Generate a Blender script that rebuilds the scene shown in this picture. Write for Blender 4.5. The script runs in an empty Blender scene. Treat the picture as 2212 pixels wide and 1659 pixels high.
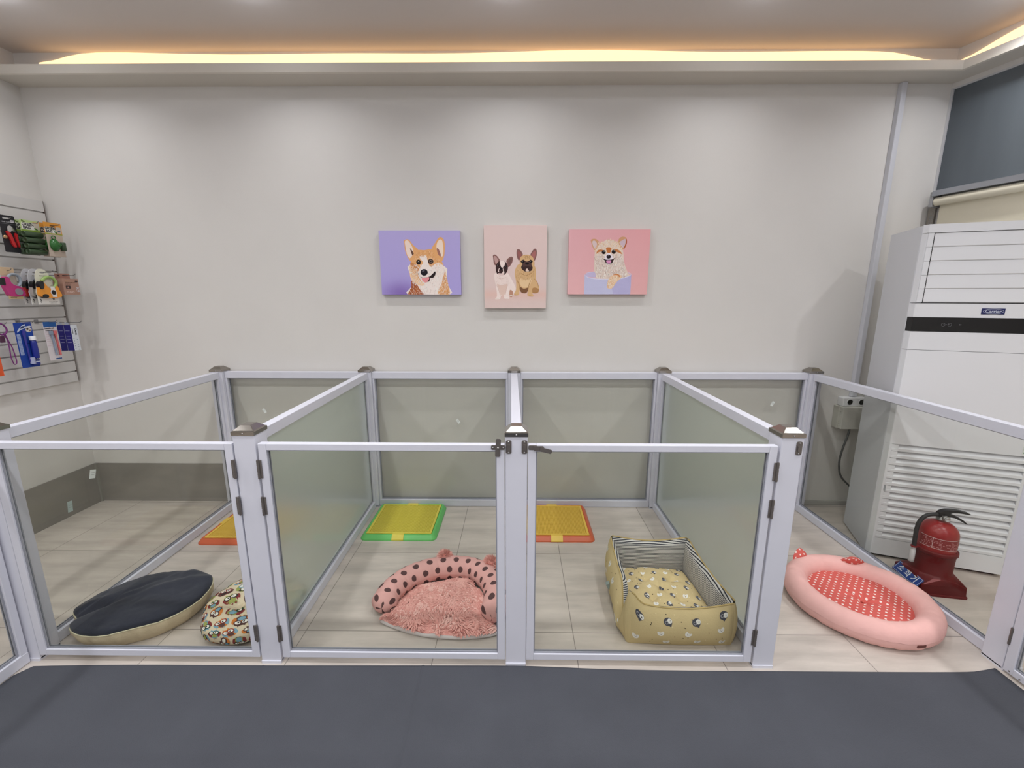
import bpy, math, random
from mathutils import Vector, Matrix, noise as mnoise
random.seed(7)
PI = math.pi
sc = bpy.context.scene
COL = sc.collection

# ------------------------------------------------------------------ camera
F_PX, PIT, YAW, ROLL, CX, CH = 935.24, .2010, -.0106, -.0011, -.0005, 1.5109
cy_, sy_ = math.cos(YAW), math.sin(YAW)
cp_, sp_ = math.cos(PIT), math.sin(PIT)
right = Vector((cy_, -sy_, 0)); fh = Vector((sy_, cy_, 0)); upw = Vector((0, 0, 1))
fwd = fh*cp_ - upw*sp_
up0 = upw*cp_ + fh*sp_
R_ = right*math.cos(ROLL) - up0*math.sin(ROLL)
U_ = right*math.sin(ROLL) + up0*math.cos(ROLL)
cam_d = bpy.data.cameras.new('camera'); cam = bpy.data.objects.new('camera', cam_d); COL.objects.link(cam)
cam.matrix_world = Matrix(((R_.x, U_.x, -fwd.x, CX), (R_.y, U_.y, -fwd.y, 0), (R_.z, U_.z, -fwd.z, CH), (0, 0, 0, 1)))
cam_d.sensor_fit = 'HORIZONTAL'; cam_d.sensor_width = 36.0; cam_d.lens = 36.0*F_PX/2212.0
cam_d.clip_start = .02; cam_d.clip_end = 60
sc.camera = cam

# ------------------------------------------------------------------ world, exposure, lights
w = bpy.data.worlds.new('world'); sc.world = w; w.use_nodes = True
w.node_tree.nodes['Background'].inputs[0].default_value = (.02, .022, .03, 1)
w.node_tree.nodes['Background'].inputs[1].default_value = 1.0
sc.view_settings.view_transform = 'Standard'; sc.view_settings.look = 'None'
sc.view_settings.gamma = 1.0; sc.view_settings.use_curve_mapping = False
sc.view_settings.exposure = -0.07
SPOT_X = (-2.60, -1.33, -0.053, 1.222, 2.44)
SPOT_ROWS = (2.395, 1.10, -0.15, -1.40, -2.5)
CEIL_Z = 2.975
ROW_POWER = (4.1, 8.2, 8.5, 8.5, 8.0); ROW_SPREAD = (140, 145, 150, 150, 150)

# ------------------------------------------------------------------ materials
def lin(c):
    c = c/255.0
    return c/12.92 if c <= .04045 else ((c+.055)/1.055)**2.4
def rgb(r, g, b): return (lin(r), lin(g), lin(b), 1.0)
def new_mat(name):
    m = bpy.data.materials.new(name); m.use_nodes = True
    return m, m.node_tree, m.node_tree.nodes['Principled BSDF']
def mat(name, col, rough=.5, metal=0, var=0.0, vscale=8, bump=0.0, bscale=60, spec=.5, sheen=0):
    m, nt, b = new_mat(name)
    b.inputs['Base Color'].default_value = col
    b.inputs['Roughness'].default_value = rough
    b.inputs['Metallic'].default_value = metal
    b.inputs['Specular IOR Level'].default_value = spec
    if sheen: b.inputs['Sheen Weight'].default_value = sheen
    tc = nt.nodes.new('ShaderNodeTexCoord')
    if var:
        n = nt.nodes.new('ShaderNodeTexNoise'); n.inputs['Scale'].default_value = vscale; n.inputs['Detail'].default_value = 4
        nt.links.new(tc.outputs['Object'], n.inputs['Vector'])
        r = nt.nodes.new('ShaderNodeMapRange'); r.inputs['From Min'].default_value = .3; r.inputs['From Max'].default_value = .7
        r.inputs['To Min'].default_value = 1-var; r.inputs['To Max'].default_value = 1+var
        nt.links.new(n.outputs['Fac'], r.inputs['Value'])
        mx = nt.nodes.new('ShaderNodeVectorMath'); mx.operation = 'SCALE'
        mx.inputs[0].default_value = col[:3]; nt.links.new(r.outputs[0], mx.inputs['Scale'])
        nt.links.new(mx.outputs[0], b.inputs['Base Color'])
    if bump:
        n2 = nt.nodes.new('ShaderNodeTexNoise'); n2.inputs['Scale'].default_value = bscale; n2.inputs['Detail'].default_value = 3
        nt.links.new(tc.outputs['Object'], n2.inputs['Vector'])
        bp = nt.nodes.new('ShaderNodeBump'); bp.inputs['Strength'].default_value = bump; bp.inputs['Distance'].default_value = .01
        nt.links.new(n2.outputs['Fac'], bp.inputs['Height']); nt.links.new(bp.outputs[0], b.inputs['Normal'])
    return m
def printed(name, rough=.6, bump=0.0, bscale=80, spec=.3, sheen=0):
    """material whose colour comes from the printed pattern stored on the mesh"""
    m = mat(name, (1, 1, 1, 1), rough, 0, 0, 8, bump, bscale, spec, sheen); nt = m.node_tree
    a = nt.nodes.new('ShaderNodeVertexColor'); a.layer_name = 'Col'
    nt.links.new(a.outputs['Color'], nt.nodes['Principled BSDF'].inputs['Base Color'])
    return m
def emis(name, col, s):
    m, nt, b = new_mat(name); b.inputs['Base Color'].default_value = col
    b.inputs['Emission Color'].default_value = col; b.inputs['Emission Strength'].default_value = s
    return m
def front_only(nt, f):
    g = nt.nodes.new('ShaderNodeNewGeometry'); i = nt.nodes.new('ShaderNodeMath'); i.operation = 'SUBTRACT'; i.inputs[0].default_value = 1
    nt.links.new(g.outputs['Backfacing'], i.inputs[1]); m = nt.nodes.new('ShaderNodeMath'); m.operation = 'MULTIPLY'
    nt.links.new(f.outputs[0], m.inputs[0]); nt.links.new(i.outputs[0], m.inputs[1]); return m.outputs[0]
def glass_clear(name, tint):
    m = bpy.data.materials.new(name); m.use_nodes = True; nt = m.node_tree; nt.nodes.clear()
    o = nt.nodes.new('ShaderNodeOutputMaterial'); t = nt.nodes.new('ShaderNodeBsdfTransparent'); t.inputs[0].default_value = tint
    g = nt.nodes.new('ShaderNodeBsdfGlossy'); g.inputs['Roughness'].default_value = .02
    f = nt.nodes.new('ShaderNodeFresnel'); f.inputs[0].default_value = 1.32
    mx = nt.nodes.new('ShaderNodeMixShader')
    nt.links.new(front_only(nt, f), mx.inputs[0]); nt.links.new(t.outputs[0], mx.inputs[1]); nt.links.new(g.outputs[0], mx.inputs[2])
    nt.links.new(mx.outputs[0], o.inputs[0]); return m
def glass_frost(name):
    m = bpy.data.materials.new(name); m.use_nodes = True; nt = m.node_tree; nt.nodes.clear()
    o = nt.nodes.new('ShaderNodeOutputMaterial')
    t = nt.nodes.new('ShaderNodeBsdfTranslucent'); t.inputs[0].default_value = (.84, .91, .86, 1)
    r = nt.nodes.new('ShaderNodeBsdfRefraction'); r.inputs['Color'].default_value = (.94, .975, .95, 1)
    r.inputs['Roughness'].default_value = .32; r.inputs['IOR'].default_value = 1.25
    a = nt.nodes.new('ShaderNodeMixShader'); a.inputs[0].default_value = .72
    nt.links.new(t.outputs[0], a.inputs[1]); nt.links.new(r.outputs[0], a.inputs[2])
    g = nt.nodes.new('ShaderNodeBsdfGlossy'); g.inputs['Roughness'].default_value = .08
    f = nt.nodes.new('ShaderNodeFresnel'); f.inputs[0].default_value = 1.35
    mx = nt.nodes.new('ShaderNodeMixShader')
    nt.links.new(front_only(nt, f), mx.inputs[0]); nt.links.new(a.outputs[0], mx.inputs[1]); nt.links.new(g.outputs[0], mx.inputs[2])
    nt.links.new(mx.outputs[0], o.inputs[0]); return m

def tile_mat():
    m, nt, b = new_mat('floor_tiles'); tc = nt.nodes.new('ShaderNodeTexCoord')
    mp = nt.nodes.new('ShaderNodeMapping'); mp.inputs['Location'].default_value = (.352, -1.717, 0)
    nt.links.new(tc.outputs['Object'], mp.inputs['Vector'])
    br = nt.nodes.new('ShaderNodeTexBrick'); br.offset = 0; br.squash = 1
    br.inputs['Scale'].default_value = 1; br.inputs['Mortar Size'].default_value = .0018; br.inputs['Mortar Smooth'].default_value = .1
    br.inputs['Brick Width'].default_value = .613; br.inputs['Row Height'].default_value = .6195
    br.inputs['Color1'].default_value = rgb(202, 193, 184); br.inputs['Color2'].default_value = rgb(197, 188, 180)
    br.inputs['Mortar'].default_value = rgb(138, 131, 124)
    nt.links.new(mp.outputs[0], br.inputs['Vector'])
    mp2 = nt.nodes.new('ShaderNodeMapping'); mp2.inputs['Scale'].default_value = (1.3, 6.5, 1); nt.links.new(tc.outputs['Object'], mp2.inputs['Vector'])
    n = nt.nodes.new('ShaderNodeTexNoise'); n.inputs['Scale'].default_value = 1.8; n.inputs['Detail'].default_value = 7; n.inputs['Roughness'].default_value = .6
    nt.links.new(mp2.outputs[0], n.inputs['Vector'])
    r = nt.nodes.new('ShaderNodeMapRange'); r.inputs['From Min'].default_value = .3; r.inputs['From Max'].default_value = .7
    r.inputs['To Min'].default_value = .80; r.inputs['To Max'].default_value = 1.13; nt.links.new(n.outputs['Fac'], r.inputs['Value'])
    v = nt.nodes.new('ShaderNodeVectorMath'); v.operation = 'SCALE'
    nt.links.new(br.outputs['Color'], v.inputs[0]); nt.links.new(r.outputs[0], v.inputs['Scale'])
    nt.links.new(v.outputs[0], b.inputs['Base Color'])
    b.inputs['Roughness'].default_value = .38; b.inputs['Specular IOR Level'].default_value = .35
    return m

def streak_mat(name, c1, c2, sc3, rough):
    m, nt, b = new_mat(name); tc = nt.nodes.new('ShaderNodeTexCoord')
    mp = nt.nodes.new('ShaderNodeMapping'); mp.inputs['Scale'].default_value = sc3; nt.links.new(tc.outputs['Object'], mp.inputs['Vector'])
    n = nt.nodes.new('ShaderNodeTexNoise'); n.inputs['Scale'].default_value = 2; n.inputs['Detail'].default_value = 6
    nt.links.new(mp.outputs[0], n.inputs['Vector'])
    cr = nt.nodes.new('ShaderNodeValToRGB'); cr.color_ramp.elements[0].position = .3; cr.color_ramp.elements[1].position = .7
    cr.color_ramp.elements[0].color = c1; cr.color_ramp.elements[1].color = c2
    nt.links.new(n.outputs['Fac'], cr.inputs[0]); nt.links.new(cr.outputs[0], b.inputs['Base Color'])
    b.inputs['Roughness'].default_value = rough
    return m
def stripe_mat(name, c1, c2, period, axis=2):
    m, nt, b = new_mat(name); tc = nt.nodes.new('ShaderNodeTexCoord'); s = nt.nodes.new('ShaderNodeSeparateXYZ')
    nt.links.new(tc.outputs['Object'], s.inputs[0])
    d = nt.nodes.new('ShaderNodeMath'); d.operation = 'DIVIDE'; d.inputs[1].default_value = period; nt.links.new(s.outputs[axis], d.inputs[0])
    f = nt.nodes.new('ShaderNodeMath'); f.operation = 'FRACT'; nt.links.new(d.outputs[0], f.inputs[0])
    g = nt.nodes.new('ShaderNodeMath'); g.operation = 'GREATER_THAN'; g.inputs[1].default_value = .58; nt.links.new(f.outputs[0], g.inputs[0])
    mx = nt.nodes.new('ShaderNodeMix'); mx.data_type = 'RGBA'; mx.inputs['A'].default_value = c1; mx.inputs['B'].default_value = c2
    nt.links.new(g.outputs[0], mx.inputs['Factor']); nt.links.new(mx.outputs['Result'], b.inputs['Base Color'])
    b.inputs['Roughness'].default_value = .9
    return m
def dot_mat(name, base, dot, sx, sy, rad, jitter=False, rough=.85, bump=.25):
    """printed dots in a staggered grid over UVs"""
    m, nt, b = new_mat(name); uv = nt.nodes.new('ShaderNodeUVMap')
    def M(op, a=None, bb=None):
        n = nt.nodes.new('ShaderNodeMath'); n.operation = op
        for i, v in ((0, a), (1, bb)):
            if v is None: continue
            if isinstance(v, (int, float)): n.inputs[i].default_value = v
            else: nt.links.new(v, n.inputs[i])
        return n.outputs[0]
    s = nt.nodes.new('ShaderNodeSeparateXYZ'); nt.links.new(uv.outputs[0], s.inputs[0])
    u = M('DIVIDE', s.outputs[0], sx); v = M('DIVIDE', s.outputs[1], sy)
    row = M('FLOOR', v); off = M('MULTIPLY', M('MODULO', row, 2.0), .5)
    fu = M('SUBTRACT', M('FRACT', M('ADD', u, off)), .5); fv = M('SUBTRACT', M('FRACT', v), .5)
    dx = M('MULTIPLY', fu, sx); dy = M('MULTIPLY', fv, sy)
    d = M('SQRT', M('ADD', M('MULTIPLY', dx, dx), M('MULTIPLY', dy, dy)))
    g = M('LESS_THAN', d, rad)
    mx = nt.nodes.new('ShaderNodeMix'); mx.data_type = 'RGBA'; mx.inputs['A'].default_value = base; mx.inputs['B'].default_value = dot
    nt.links.new(g, mx.inputs['Factor']); nt.links.new(mx.outputs['Result'], b.inputs['Base Color'])
    b.inputs['Roughness'].default_value = rough
    return m

M_WALL = mat('wall_paint', rgb(220, 217, 213), .9, var=.015, vscale=3, bump=.05, bscale=250, spec=.2)
M_CEIL = mat('ceiling_paint', rgb(214, 208, 204), .9, spec=.2)
M_TILE = tile_mat()
M_BASE = streak_mat('grey_base_panel', rgb(138, 134, 128), rgb(150, 145, 138), (2, 2, 6), .45)
M_TRIM = mat('light_trim', rgb(200, 200, 202), .5)
M_ALU = mat('white_aluminium', rgb(214, 215, 226), .38, var=.02, vscale=5)
M_ALU_IN = mat('glazing_channel_grey', rgb(150, 152, 162), .45)
M_GLASS = glass_clear('tinted_glass', (.934, .94, .925, 1))
M_FROST = glass_frost('frosted_glass')
M_CAP = mat('cap_steel', rgb(162, 157, 150), .16, 1)
M_BRONZE = mat('dark_nickel', rgb(118, 112, 109), .38, .55)
M_SCREW = mat('screw_steel', rgb(200, 200, 200), .25, 1)
M_WHITE = mat('white_plastic', rgb(232, 232, 234), .35)
M_STICK = mat('sticker_paper', rgb(225, 230, 226), .6)
M_BLACK = mat('black_plastic', rgb(22, 22, 24), .35)
M_RUB = mat('black_rubber', rgb(34, 35, 38), .5)
M_RED = mat('red_enamel', rgb(150, 34, 36), .3)
M_REDP = mat('red_plastic_stand', rgb(132, 30, 34), .4)
M_PRINT = printed('printed_card', .5)
M_PRINTF = printed('printed_fabric', .9, .15, 160, .1)
M_CANVAS = printed('printed_canvas', .75, .08, 300, .2)
M_STEEL = mat('zinc_hook', rgb(150, 150, 152), .3, 1)

# ------------------------------------------------------------------ mesh builder
class MB:
    def __init__(s): s.v = []; s.f = []; s.c = []; s.m = []; s.uv = []; s.sm = []
    def add(s, vs, fs, col=(1, 1, 1, 1), mi=0, uvs=None, smooth=False):
        o = len(s.v); s.v += [tuple(p) for p in vs]
        for k, f in enumerate(fs):
            s.f.append([o+i for i in f]); s.m.append(mi); s.sm.append(smooth)
            s.c.append([col[i] for i in f] if isinstance(col, list) else [col]*len(f))
            s.uv.append([uvs[i] for i in f] if uvs else [(0, 0)]*len(f))
        return s
    def box(s, x0, x1, y0, y1, z0, z1, mi=0, col=(1, 1, 1, 1), M=None):
        vs = [Vector(p) for p in ((x0,y0,z0),(x1,y0,z0),(x1,y1,z0),(x0,y1,z0),(x0,y0,z1),(x1,y0,z1),(x1,y1,z1),(x0,y1,z1))]
        if M: vs = [M @ p for p in vs]
        return s.add(vs, [(0,3,2,1),(4,5,6,7),(0,1,5,4),(1,2,6,5),(2,3,7,6),(3,0,4,7)], col, mi)
    def prism(s, pts, z0, z1, mi=0, col=(1, 1, 1, 1), M=None, axis='z', smooth=False):
        """extrude outline pts (2d) from z0 to z1; axis gives the extrusion axis"""
        def P(a, b, h):
            p = Vector((a, b, h)) if axis == 'z' else (Vector((a, h, b)) if axis == 'y' else Vector((h, a, b)))
            return M @ p if M else p
        n = len(pts); vs = [P(a, b, z0) for a, b in pts]+[P(a, b, z1) for a, b in pts]
        s.add(vs, [tuple(range(n-1, -1, -1)), tuple(range(n, 2*n))], col, mi)
        return s.add(vs, [(i, (i+1) % n, n+(i+1) % n, n+i) for i in range(n)], col, mi, smooth=smooth)
    def lathe(s, prof, n=32, mi=0, col=(1, 1, 1, 1), M=None, smooth=True):
        vs = []
        for r, z in prof:
            for k in range(n):
                a = 2*PI*k/n; p = Vector((r*math.cos(a), r*math.sin(a), z)); vs.append(M @ p if M else p)
        fs = []
        for i in range(len(prof)-1):
            for k in range(n):
                fs.append((i*n+k, i*n+(k+1) % n, (i+1)*n+(k+1) % n, (i+1)*n+k))
        s.add(vs, fs, col, mi, smooth=smooth)
        if prof[0][0] > 1e-6: s.add(vs[:n], [tuple(range(n-1, -1, -1))], col, mi)
        if prof[-1][0] > 1e-6: s.add(vs[-n:], [tuple(range(n))], col, mi)
        return s
    def tube(s, path, r, n=8, mi=0, col=(1, 1, 1, 1), flat=None, closed=False):
        P = [Vector(p) for p in path]; N = len(P); vs = []
        prev = None
        for i, p in enumerate(P):
            a = P[(i-1) % N] if (closed or i) else P[0]; b = P[(i+1) % N] if (closed or i < N-1) else P[-1]
            t = (b-a).normalized()
            if prev is None:
                u = t.orthogonal().normalized()
            else:
                u = (prev - t*prev.dot(t)); u = u.normalized() if u.length > 1e-6 else t.orthogonal().normalized()
            prev = u; w_ = t.cross(u)
            rr = r[i] if isinstance(r, (list, tuple)) else r
            for k in range(n):
                an = 2*PI*k/n
                vs.append(p+u*rr*math.cos(an)+w_*rr*math.sin(an)*(flat or 1))
        fs = []
        for i in range(N if closed else N-1):
            j = (i+1) % N
            for k in range(n): fs.append((i*n+k, i*n+(k+1) % n, j*n+(k+1) % n, j*n+k))
        s.add(vs, fs, col, mi, smooth=True)
        if not closed:
            s.add(vs[:n], [tuple(range(n-1, -1, -1))], col, mi); s.add(vs[-n:], [tuple(range(n))], col, mi)
        return s
    def grid(s, fn, nu, nv, mi=0, col=(1, 1, 1, 1), uvfn=None, wrapu=False, wrapv=False, smooth=True, colfn=None):
        vs = []; uvs = []; cs = []
        for j in range(nv+1):
            for i in range(nu+1):
                u, v = i/nu, j/nv; vs.append(fn(u, v)); uvs.append(uvfn(u, v) if uvfn else (u, v)); cs.append(colfn(u, v) if colfn else col)
        fs = [(j*(nu+1)+i, j*(nu+1)+i+1, (j+1)*(nu+1)+i+1, (j+1)*(nu+1)+i) for j in range(nv) for i in range(nu)]
        return s.add(vs, fs, cs, mi, uvs, smooth)
    def decal(s, pts, surf, col, eps=.0006, mi=0, rings=1):
        """lay a flat printed outline (2d) on a surface surf(a,b)->(pos, normal)"""
        cx = sum(p[0] for p in pts)/len(pts); cy = sum(p[1] for p in pts)/len(pts); n = len(pts)
        vs = []; p, nn = surf(cx, cy); vs.append(p+nn*eps)
        for k in range(1, rings+1):
            t = k/rings
            for a, b in pts:
                p, nn = surf(cx+(a-cx)*t, cy+(b-cy)*t); vs.append(p+nn*eps)
        fs = [(0, 1+i, 1+(i+1) % n) for i in range(n)]
        for k in range(1, rings):
            o = 1+(k-1)*n; q = 1+k*n
            fs += [(o+i, q+i, q+(i+1) % n, o+(i+1) % n) for i in range(n)]
        return s.add(vs, fs, col, mi, smooth=True)
    def build(s, name, mats, parent=None, bevel=0, merge=False, seg=2, sub=0):
        me = bpy.data.meshes.new(name); me.from_pydata(s.v, [], s.f)
        for m in (mats if isinstance(mats, (list, tuple)) else [mats]): me.materials.append(m)
        me.polygons.foreach_set('material_index', s.m); me.polygons.foreach_set('use_smooth', s.sm)
        ca = me.color_attributes.new('Col', 'FLOAT_COLOR', 'CORNER'); flat = [x for f in s.c for c in f for x in c]
        ca.data.foreach_set('color', flat)
        ul = me.uv_layers.new(name='UVMap'); ul.data.foreach_set('uv', [x for f in s.uv for c in f for x in c])
        me.update()
        o = bpy.data.objects.new(name, me); COL.objects.link(o)
        if parent: o.parent = parent
        if merge:
            wd = o.modifiers.new('weld', 'WELD'); wd.merge_threshold = .0002
        if bevel:
            b = o.modifiers.new('bevel', 'BEVEL'); b.width = bevel; b.segments = seg; b.limit_method = 'ANGLE'; b.angle_limit = .6
        if sub:
            sm = o.modifiers.new('sub', 'SUBSURF'); sm.levels = sub; sm.render_levels = sub
        return o

def empty(name, loc=(0, 0, 0), rz=0):
    o = bpy.data.objects.new(name, None); COL.objects.link(o); o.location = loc; o.rotation_euler = (0, 0, rz)
    o.empty_display_size = .05; return o
def tag(o, label=None, cat=None, group=None, kind=None):
    if label: o['label'] = label
    if cat: o['category'] = cat
    if group: o['group'] = group
    if kind: o['kind'] = kind
    return o
def struct(name, mb, mats, **k):
    o = mb.build(name, mats, **k); o['kind'] = 'structure'; return o
def children(o): return [c for c in bpy.data.objects if c.parent == o]
def copy_tree(o, parent=None):
    c = o.copy(); COL.objects.link(c)
    if parent: c.parent = parent; c.matrix_parent_inverse = o.matrix_parent_inverse.copy()
    for ch in children(o): copy_tree(ch, c)
    return c
def text_verts(body, size, M, extrude=.0006, bold=0):
    """return (verts, faces) of lettering laid in the XY plane, moved by M"""
    cu = bpy.data.curves.new('t', 'FONT'); cu.body = body; cu.size = size; cu.extrude = extrude; cu.offset = bold
    cu.align_x = 'CENTER'; cu.align_y = 'CENTER'; cu.resolution_u = 3
    ob = bpy.data.objects.new('t', cu); COL.objects.link(ob)
    dg = bpy.context.evaluated_depsgraph_get(); me = bpy.data.meshes.new_from_object(ob.evaluated_get(dg))
    vs = [M @ v.co for v in me.vertices]; fs = [tuple(p.vertices) for p in me.polygons]
    bpy.data.objects.remove(ob); bpy.data.curves.remove(cu); bpy.data.meshes.remove(me)
    return vs, fs
def smooth_pts(pts, n=4, closed=True):
    out = []; N = len(pts)
    rng = range(N) if closed else range(N-1)
    for i in rng:
        if closed: p0, p1, p2, p3 = pts[i-1], pts[i], pts[(i+1) % N], pts[(i+2) % N]
        else: p0, p1, p2, p3 = pts[max(i-1, 0)], pts[i], pts[i+1], pts[min(i+2, N-1)]
        for k in range(n):
            t = k/n; out.append(tuple(.5*((2*b)+(-a+c)*t+(2*a-5*b+4*c-d)*t*t+(-a+3*b-3*c+d)*t**3) for a, b, c, d in zip(p0, p1, p2, p3)))
    if not closed: out.append(tuple(pts[-1]))
    return out
def ell(cx, cy, rx, ry, rot=0, n=18):
    c, s_ = math.cos(rot), math.sin(rot)
    return [(cx+rx*math.cos(2*PI*k/n)*c-ry*math.sin(2*PI*k/n)*s_, cy+rx*math.cos(2*PI*k/n)*s_+ry*math.sin(2*PI*k/n)*c) for k in range(n)]

# ------------------------------------------------------------------ room shell
XL, YB = -3.115, 2.99
WS = .265                                   # the right wall runs outward towards the camera
def xr(y): return 2.662+(YB-y)*WS
YF = -3.2; SOF = 2.785
mb = MB(); mb.add([(XL-.2, YF-.2, 0), (xr(YF)+.3, YF-.2, 0), (xr(YB)+.3, YB+.2, 0), (XL-.2, YB+.2, 0)], [(0, 1, 2, 3)]); struct('floor', mb, M_TILE)
mb = MB(); mb.box(XL-.15, xr(YF)+.3, YF-.15, YB+.15, CEIL_Z, CEIL_Z+.1); struct('ceiling', mb, M_CEIL)
mb = MB(); mb.box(XL-.15, xr(YB)+.15, YB, YB+.15, 0, CEIL_Z); struct('wall_back', mb, M_WALL)
mb = MB(); mb.box(XL-.15, XL, YF, YB, 0, CEIL_Z); struct('wall_left', mb, M_WALL)
mb = MB(); mb.box(XL-.15, xr(YF)+.15, YF-.15, YF, 0, CEIL_Z); struct('wall_front', mb, M_WALL)
# local frame of the right wall: t runs from the back corner towards the camera, o is the distance into the room
wd_ = Vector((WS, -1, 0)).normalized(); wn_ = Vector((-1, -WS, 0)).normalized()
MR = Matrix(((wd_.x, wn_.x, 0, xr(YB)), (wd_.y, wn_.y, 0, YB), (0, 0, 1, 0), (0, 0, 0, 1)))
mb = MB(); mb.box(-.1, 6.5, -.14, 0, 0, 2.15, M=MR); mb.box(-.1, 6.5, -.14, 0, 2.755, CEIL_Z, M=MR); mb.box(-.1, 6.5, -.14, -.02, 2.15, 2.755, M=MR)
struct('wall_right', mb, M_WALL)
mb = MB(); mb.box(.012, 6.3, -.018, -.006, 2.155, 2.752, M=MR)
wn1 = struct('window_1', mb, streak_mat('blue_grey_film', rgb(84, 91, 97), rgb(106, 114, 120), (1.2, 1.2, .25), .42))
mb = MB(); mb.box(0, .012, -.018, .004, 2.15, 2.757, M=MR); mb.box(.012, 6.3, -.018, .003, 2.748, 2.757, M=MR)
mb.build('window_frame', M_TRIM, wn1)
# dropped soffit along the back and right walls, with the lip of the light cove
LIPB = 2.818; LW = .155
mb = MB()
def wallpt(t, o, z): return MR @ Vector((t, o, z))
e = wallpt(0, LW, 0); k = (LIPB-e.y)/wd_.y; cx_in = (e+wd_*k).x      # inner corner of the cove
fx = (e+wd_*((YF-e.y)/wd_.y)).x
for z0, z1 in ((SOF, SOF+.014),):
    mb.prism([(XL, YB), (XL, LIPB), (cx_in, LIPB), (fx, YF), (xr(YF), YF), (xr(YB), YB)][::-1], z0, z1)
struct('trim_1', mb, mat('soffit_paint', rgb(206, 200, 190), .9))
mb = MB(); th = .018
mb.box(XL, cx_in, LIPB-.001, LIPB+th, SOF-.001, SOF+.048)
dn = wn_
mb.prism([(cx_in, LIPB-.001), (fx, YF), (fx+th, YF), (cx_in+th, LIPB+th), (cx_in-.02, LIPB+th)], SOF-.0016, SOF+.0475)
struct('trim_2', mb, mat('lip_paint', rgb(222, 216, 205), .85))
# grey base panels, small base moulding, corner strip
mb = MB(); mb.box(XL, XL+.008, YF, YB, 0, .297); struct('baseboard_left', mb, M_BASE)
mb = MB(); mb.box(XL+.008, -2.085, YB-.008, YB, 0, .297); struct('baseboard_back', mb, M_BASE)
mb = MB(); mb.box(2.06, 2.6, YB-.012, YB, 0, .034); struct('trim_3', mb, mat('small_moulding', rgb(176, 174, 166), .6), bevel=.003)
mb = MB(); mb.box(XL+.008, XL+.020, YB-.020, YB-.008, 0, .297); struct('trim_4', mb, mat('corner_strip', rgb(150, 148, 140), .4))

# warm cove light strip, raised and widened to stand for the lit wall
M_LED = emis('warm_led', (1.0, .64, .33, 1), 1.75)
def led(P, L, n=60, drop=0.0):
    """a warm diffuser band fixed high on the wall above the ledge; its upper edge waves slightly"""
    b_ = MB()
    def top(u): return 2.962-drop+.006*math.sin(u*11+1)+.004*math.sin(u*23)-.05*math.exp(-(u/.035)**2)-.05*math.exp(-((1-u)/.035)**2)
    vs = []
    for i in range(n+1):
        u = i/n; z1 = max(top(u), 2.900)
        for o_, z in ((.001, 2.893), (.008, 2.893), (.008, z1), (.001, z1)): vs.append(P(u*L, o_, z))
    b_.add(vs, [(i*4+q, i*4+(q+1) % 4, (i+1)*4+(q+1) % 4, (i+1)*4+q) for i in range(n) for q in range(4)]+[(0, 1, 2, 3), (n*4+3, n*4+2, n*4+1, n*4)]); return b_
ls = led(lambda t_, o_, z: Vector((XL+.16+t_, YB-o_, z)), 5.50).build('led_strip', M_LED); tag(ls, 'warm glowing light strip behind the ledge along the back wall', 'light strip')
ls2 = led(lambda t_, o_, z: wallpt(.02+t_, .004+o_, z), 5.4, 90, .022).build('led_strip', M_LED); tag(ls2, 'warm glowing light strip behind the ledge along the right wall', 'light strip')

# ceiling downlights
def disk_light(x, y, z, power, spread):
    ld = bpy.data.lights.new('downlight_beam', 'AREA'); ld.shape = 'DISK'; ld.size = .09; ld.energy = power
    ld.spread = math.radians(spread); ld.color = (.985, .985, 1.0)
    lo = bpy.data.objects.new('downlight_beam', ld); lo.location = (x, y, z); return lo
first = None
side = ['far left', 'second from the left', 'middle', 'second from the right', 'far right']
rown = ['nearest the picture wall', 'second row from the picture wall', 'third row from the picture wall', 'fourth row from the picture wall', 'row farthest from the picture wall']
for j, yy in enumerate(SPOT_ROWS):
    for i, xx in enumerate(SPOT_X):
        if first is None:
            t = empty('ceiling_light', (xx, yy, CEIL_Z)); first = t
            r = MB().lathe([(.052, -.001), (.075, -.001), (.075, -.006), (.055, -.008), (.052, -.004), (.052, -.001)], 28); r.build('ring', M_WHITE, t)
            MB().lathe([(0.0001, -.044), (.030, -.042), (.046, -.034), (.051, -.022), (.051, 0)], 28).build('diffuser', emis('lamp_diffuser', (.86, .90, 1, 1), 22), t)  # protruding dome added so the recessed lamp glows onto the ceiling
        else:
            t = copy_tree(first); t.location = (xx, yy, CEIL_Z)
            for ch in children(t):
                if ch.type == 'LIGHT': bpy.data.objects.remove(ch)
        tag(t, 'round white ceiling light, %s, %s' % (side[i], rown[j]), 'ceiling light', 'round ceiling lights')
        lo = disk_light(0, 0, -.048, ROW_POWER[j], ROW_SPREAD[j]); COL.objects.link(lo); lo.parent = t
    
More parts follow.
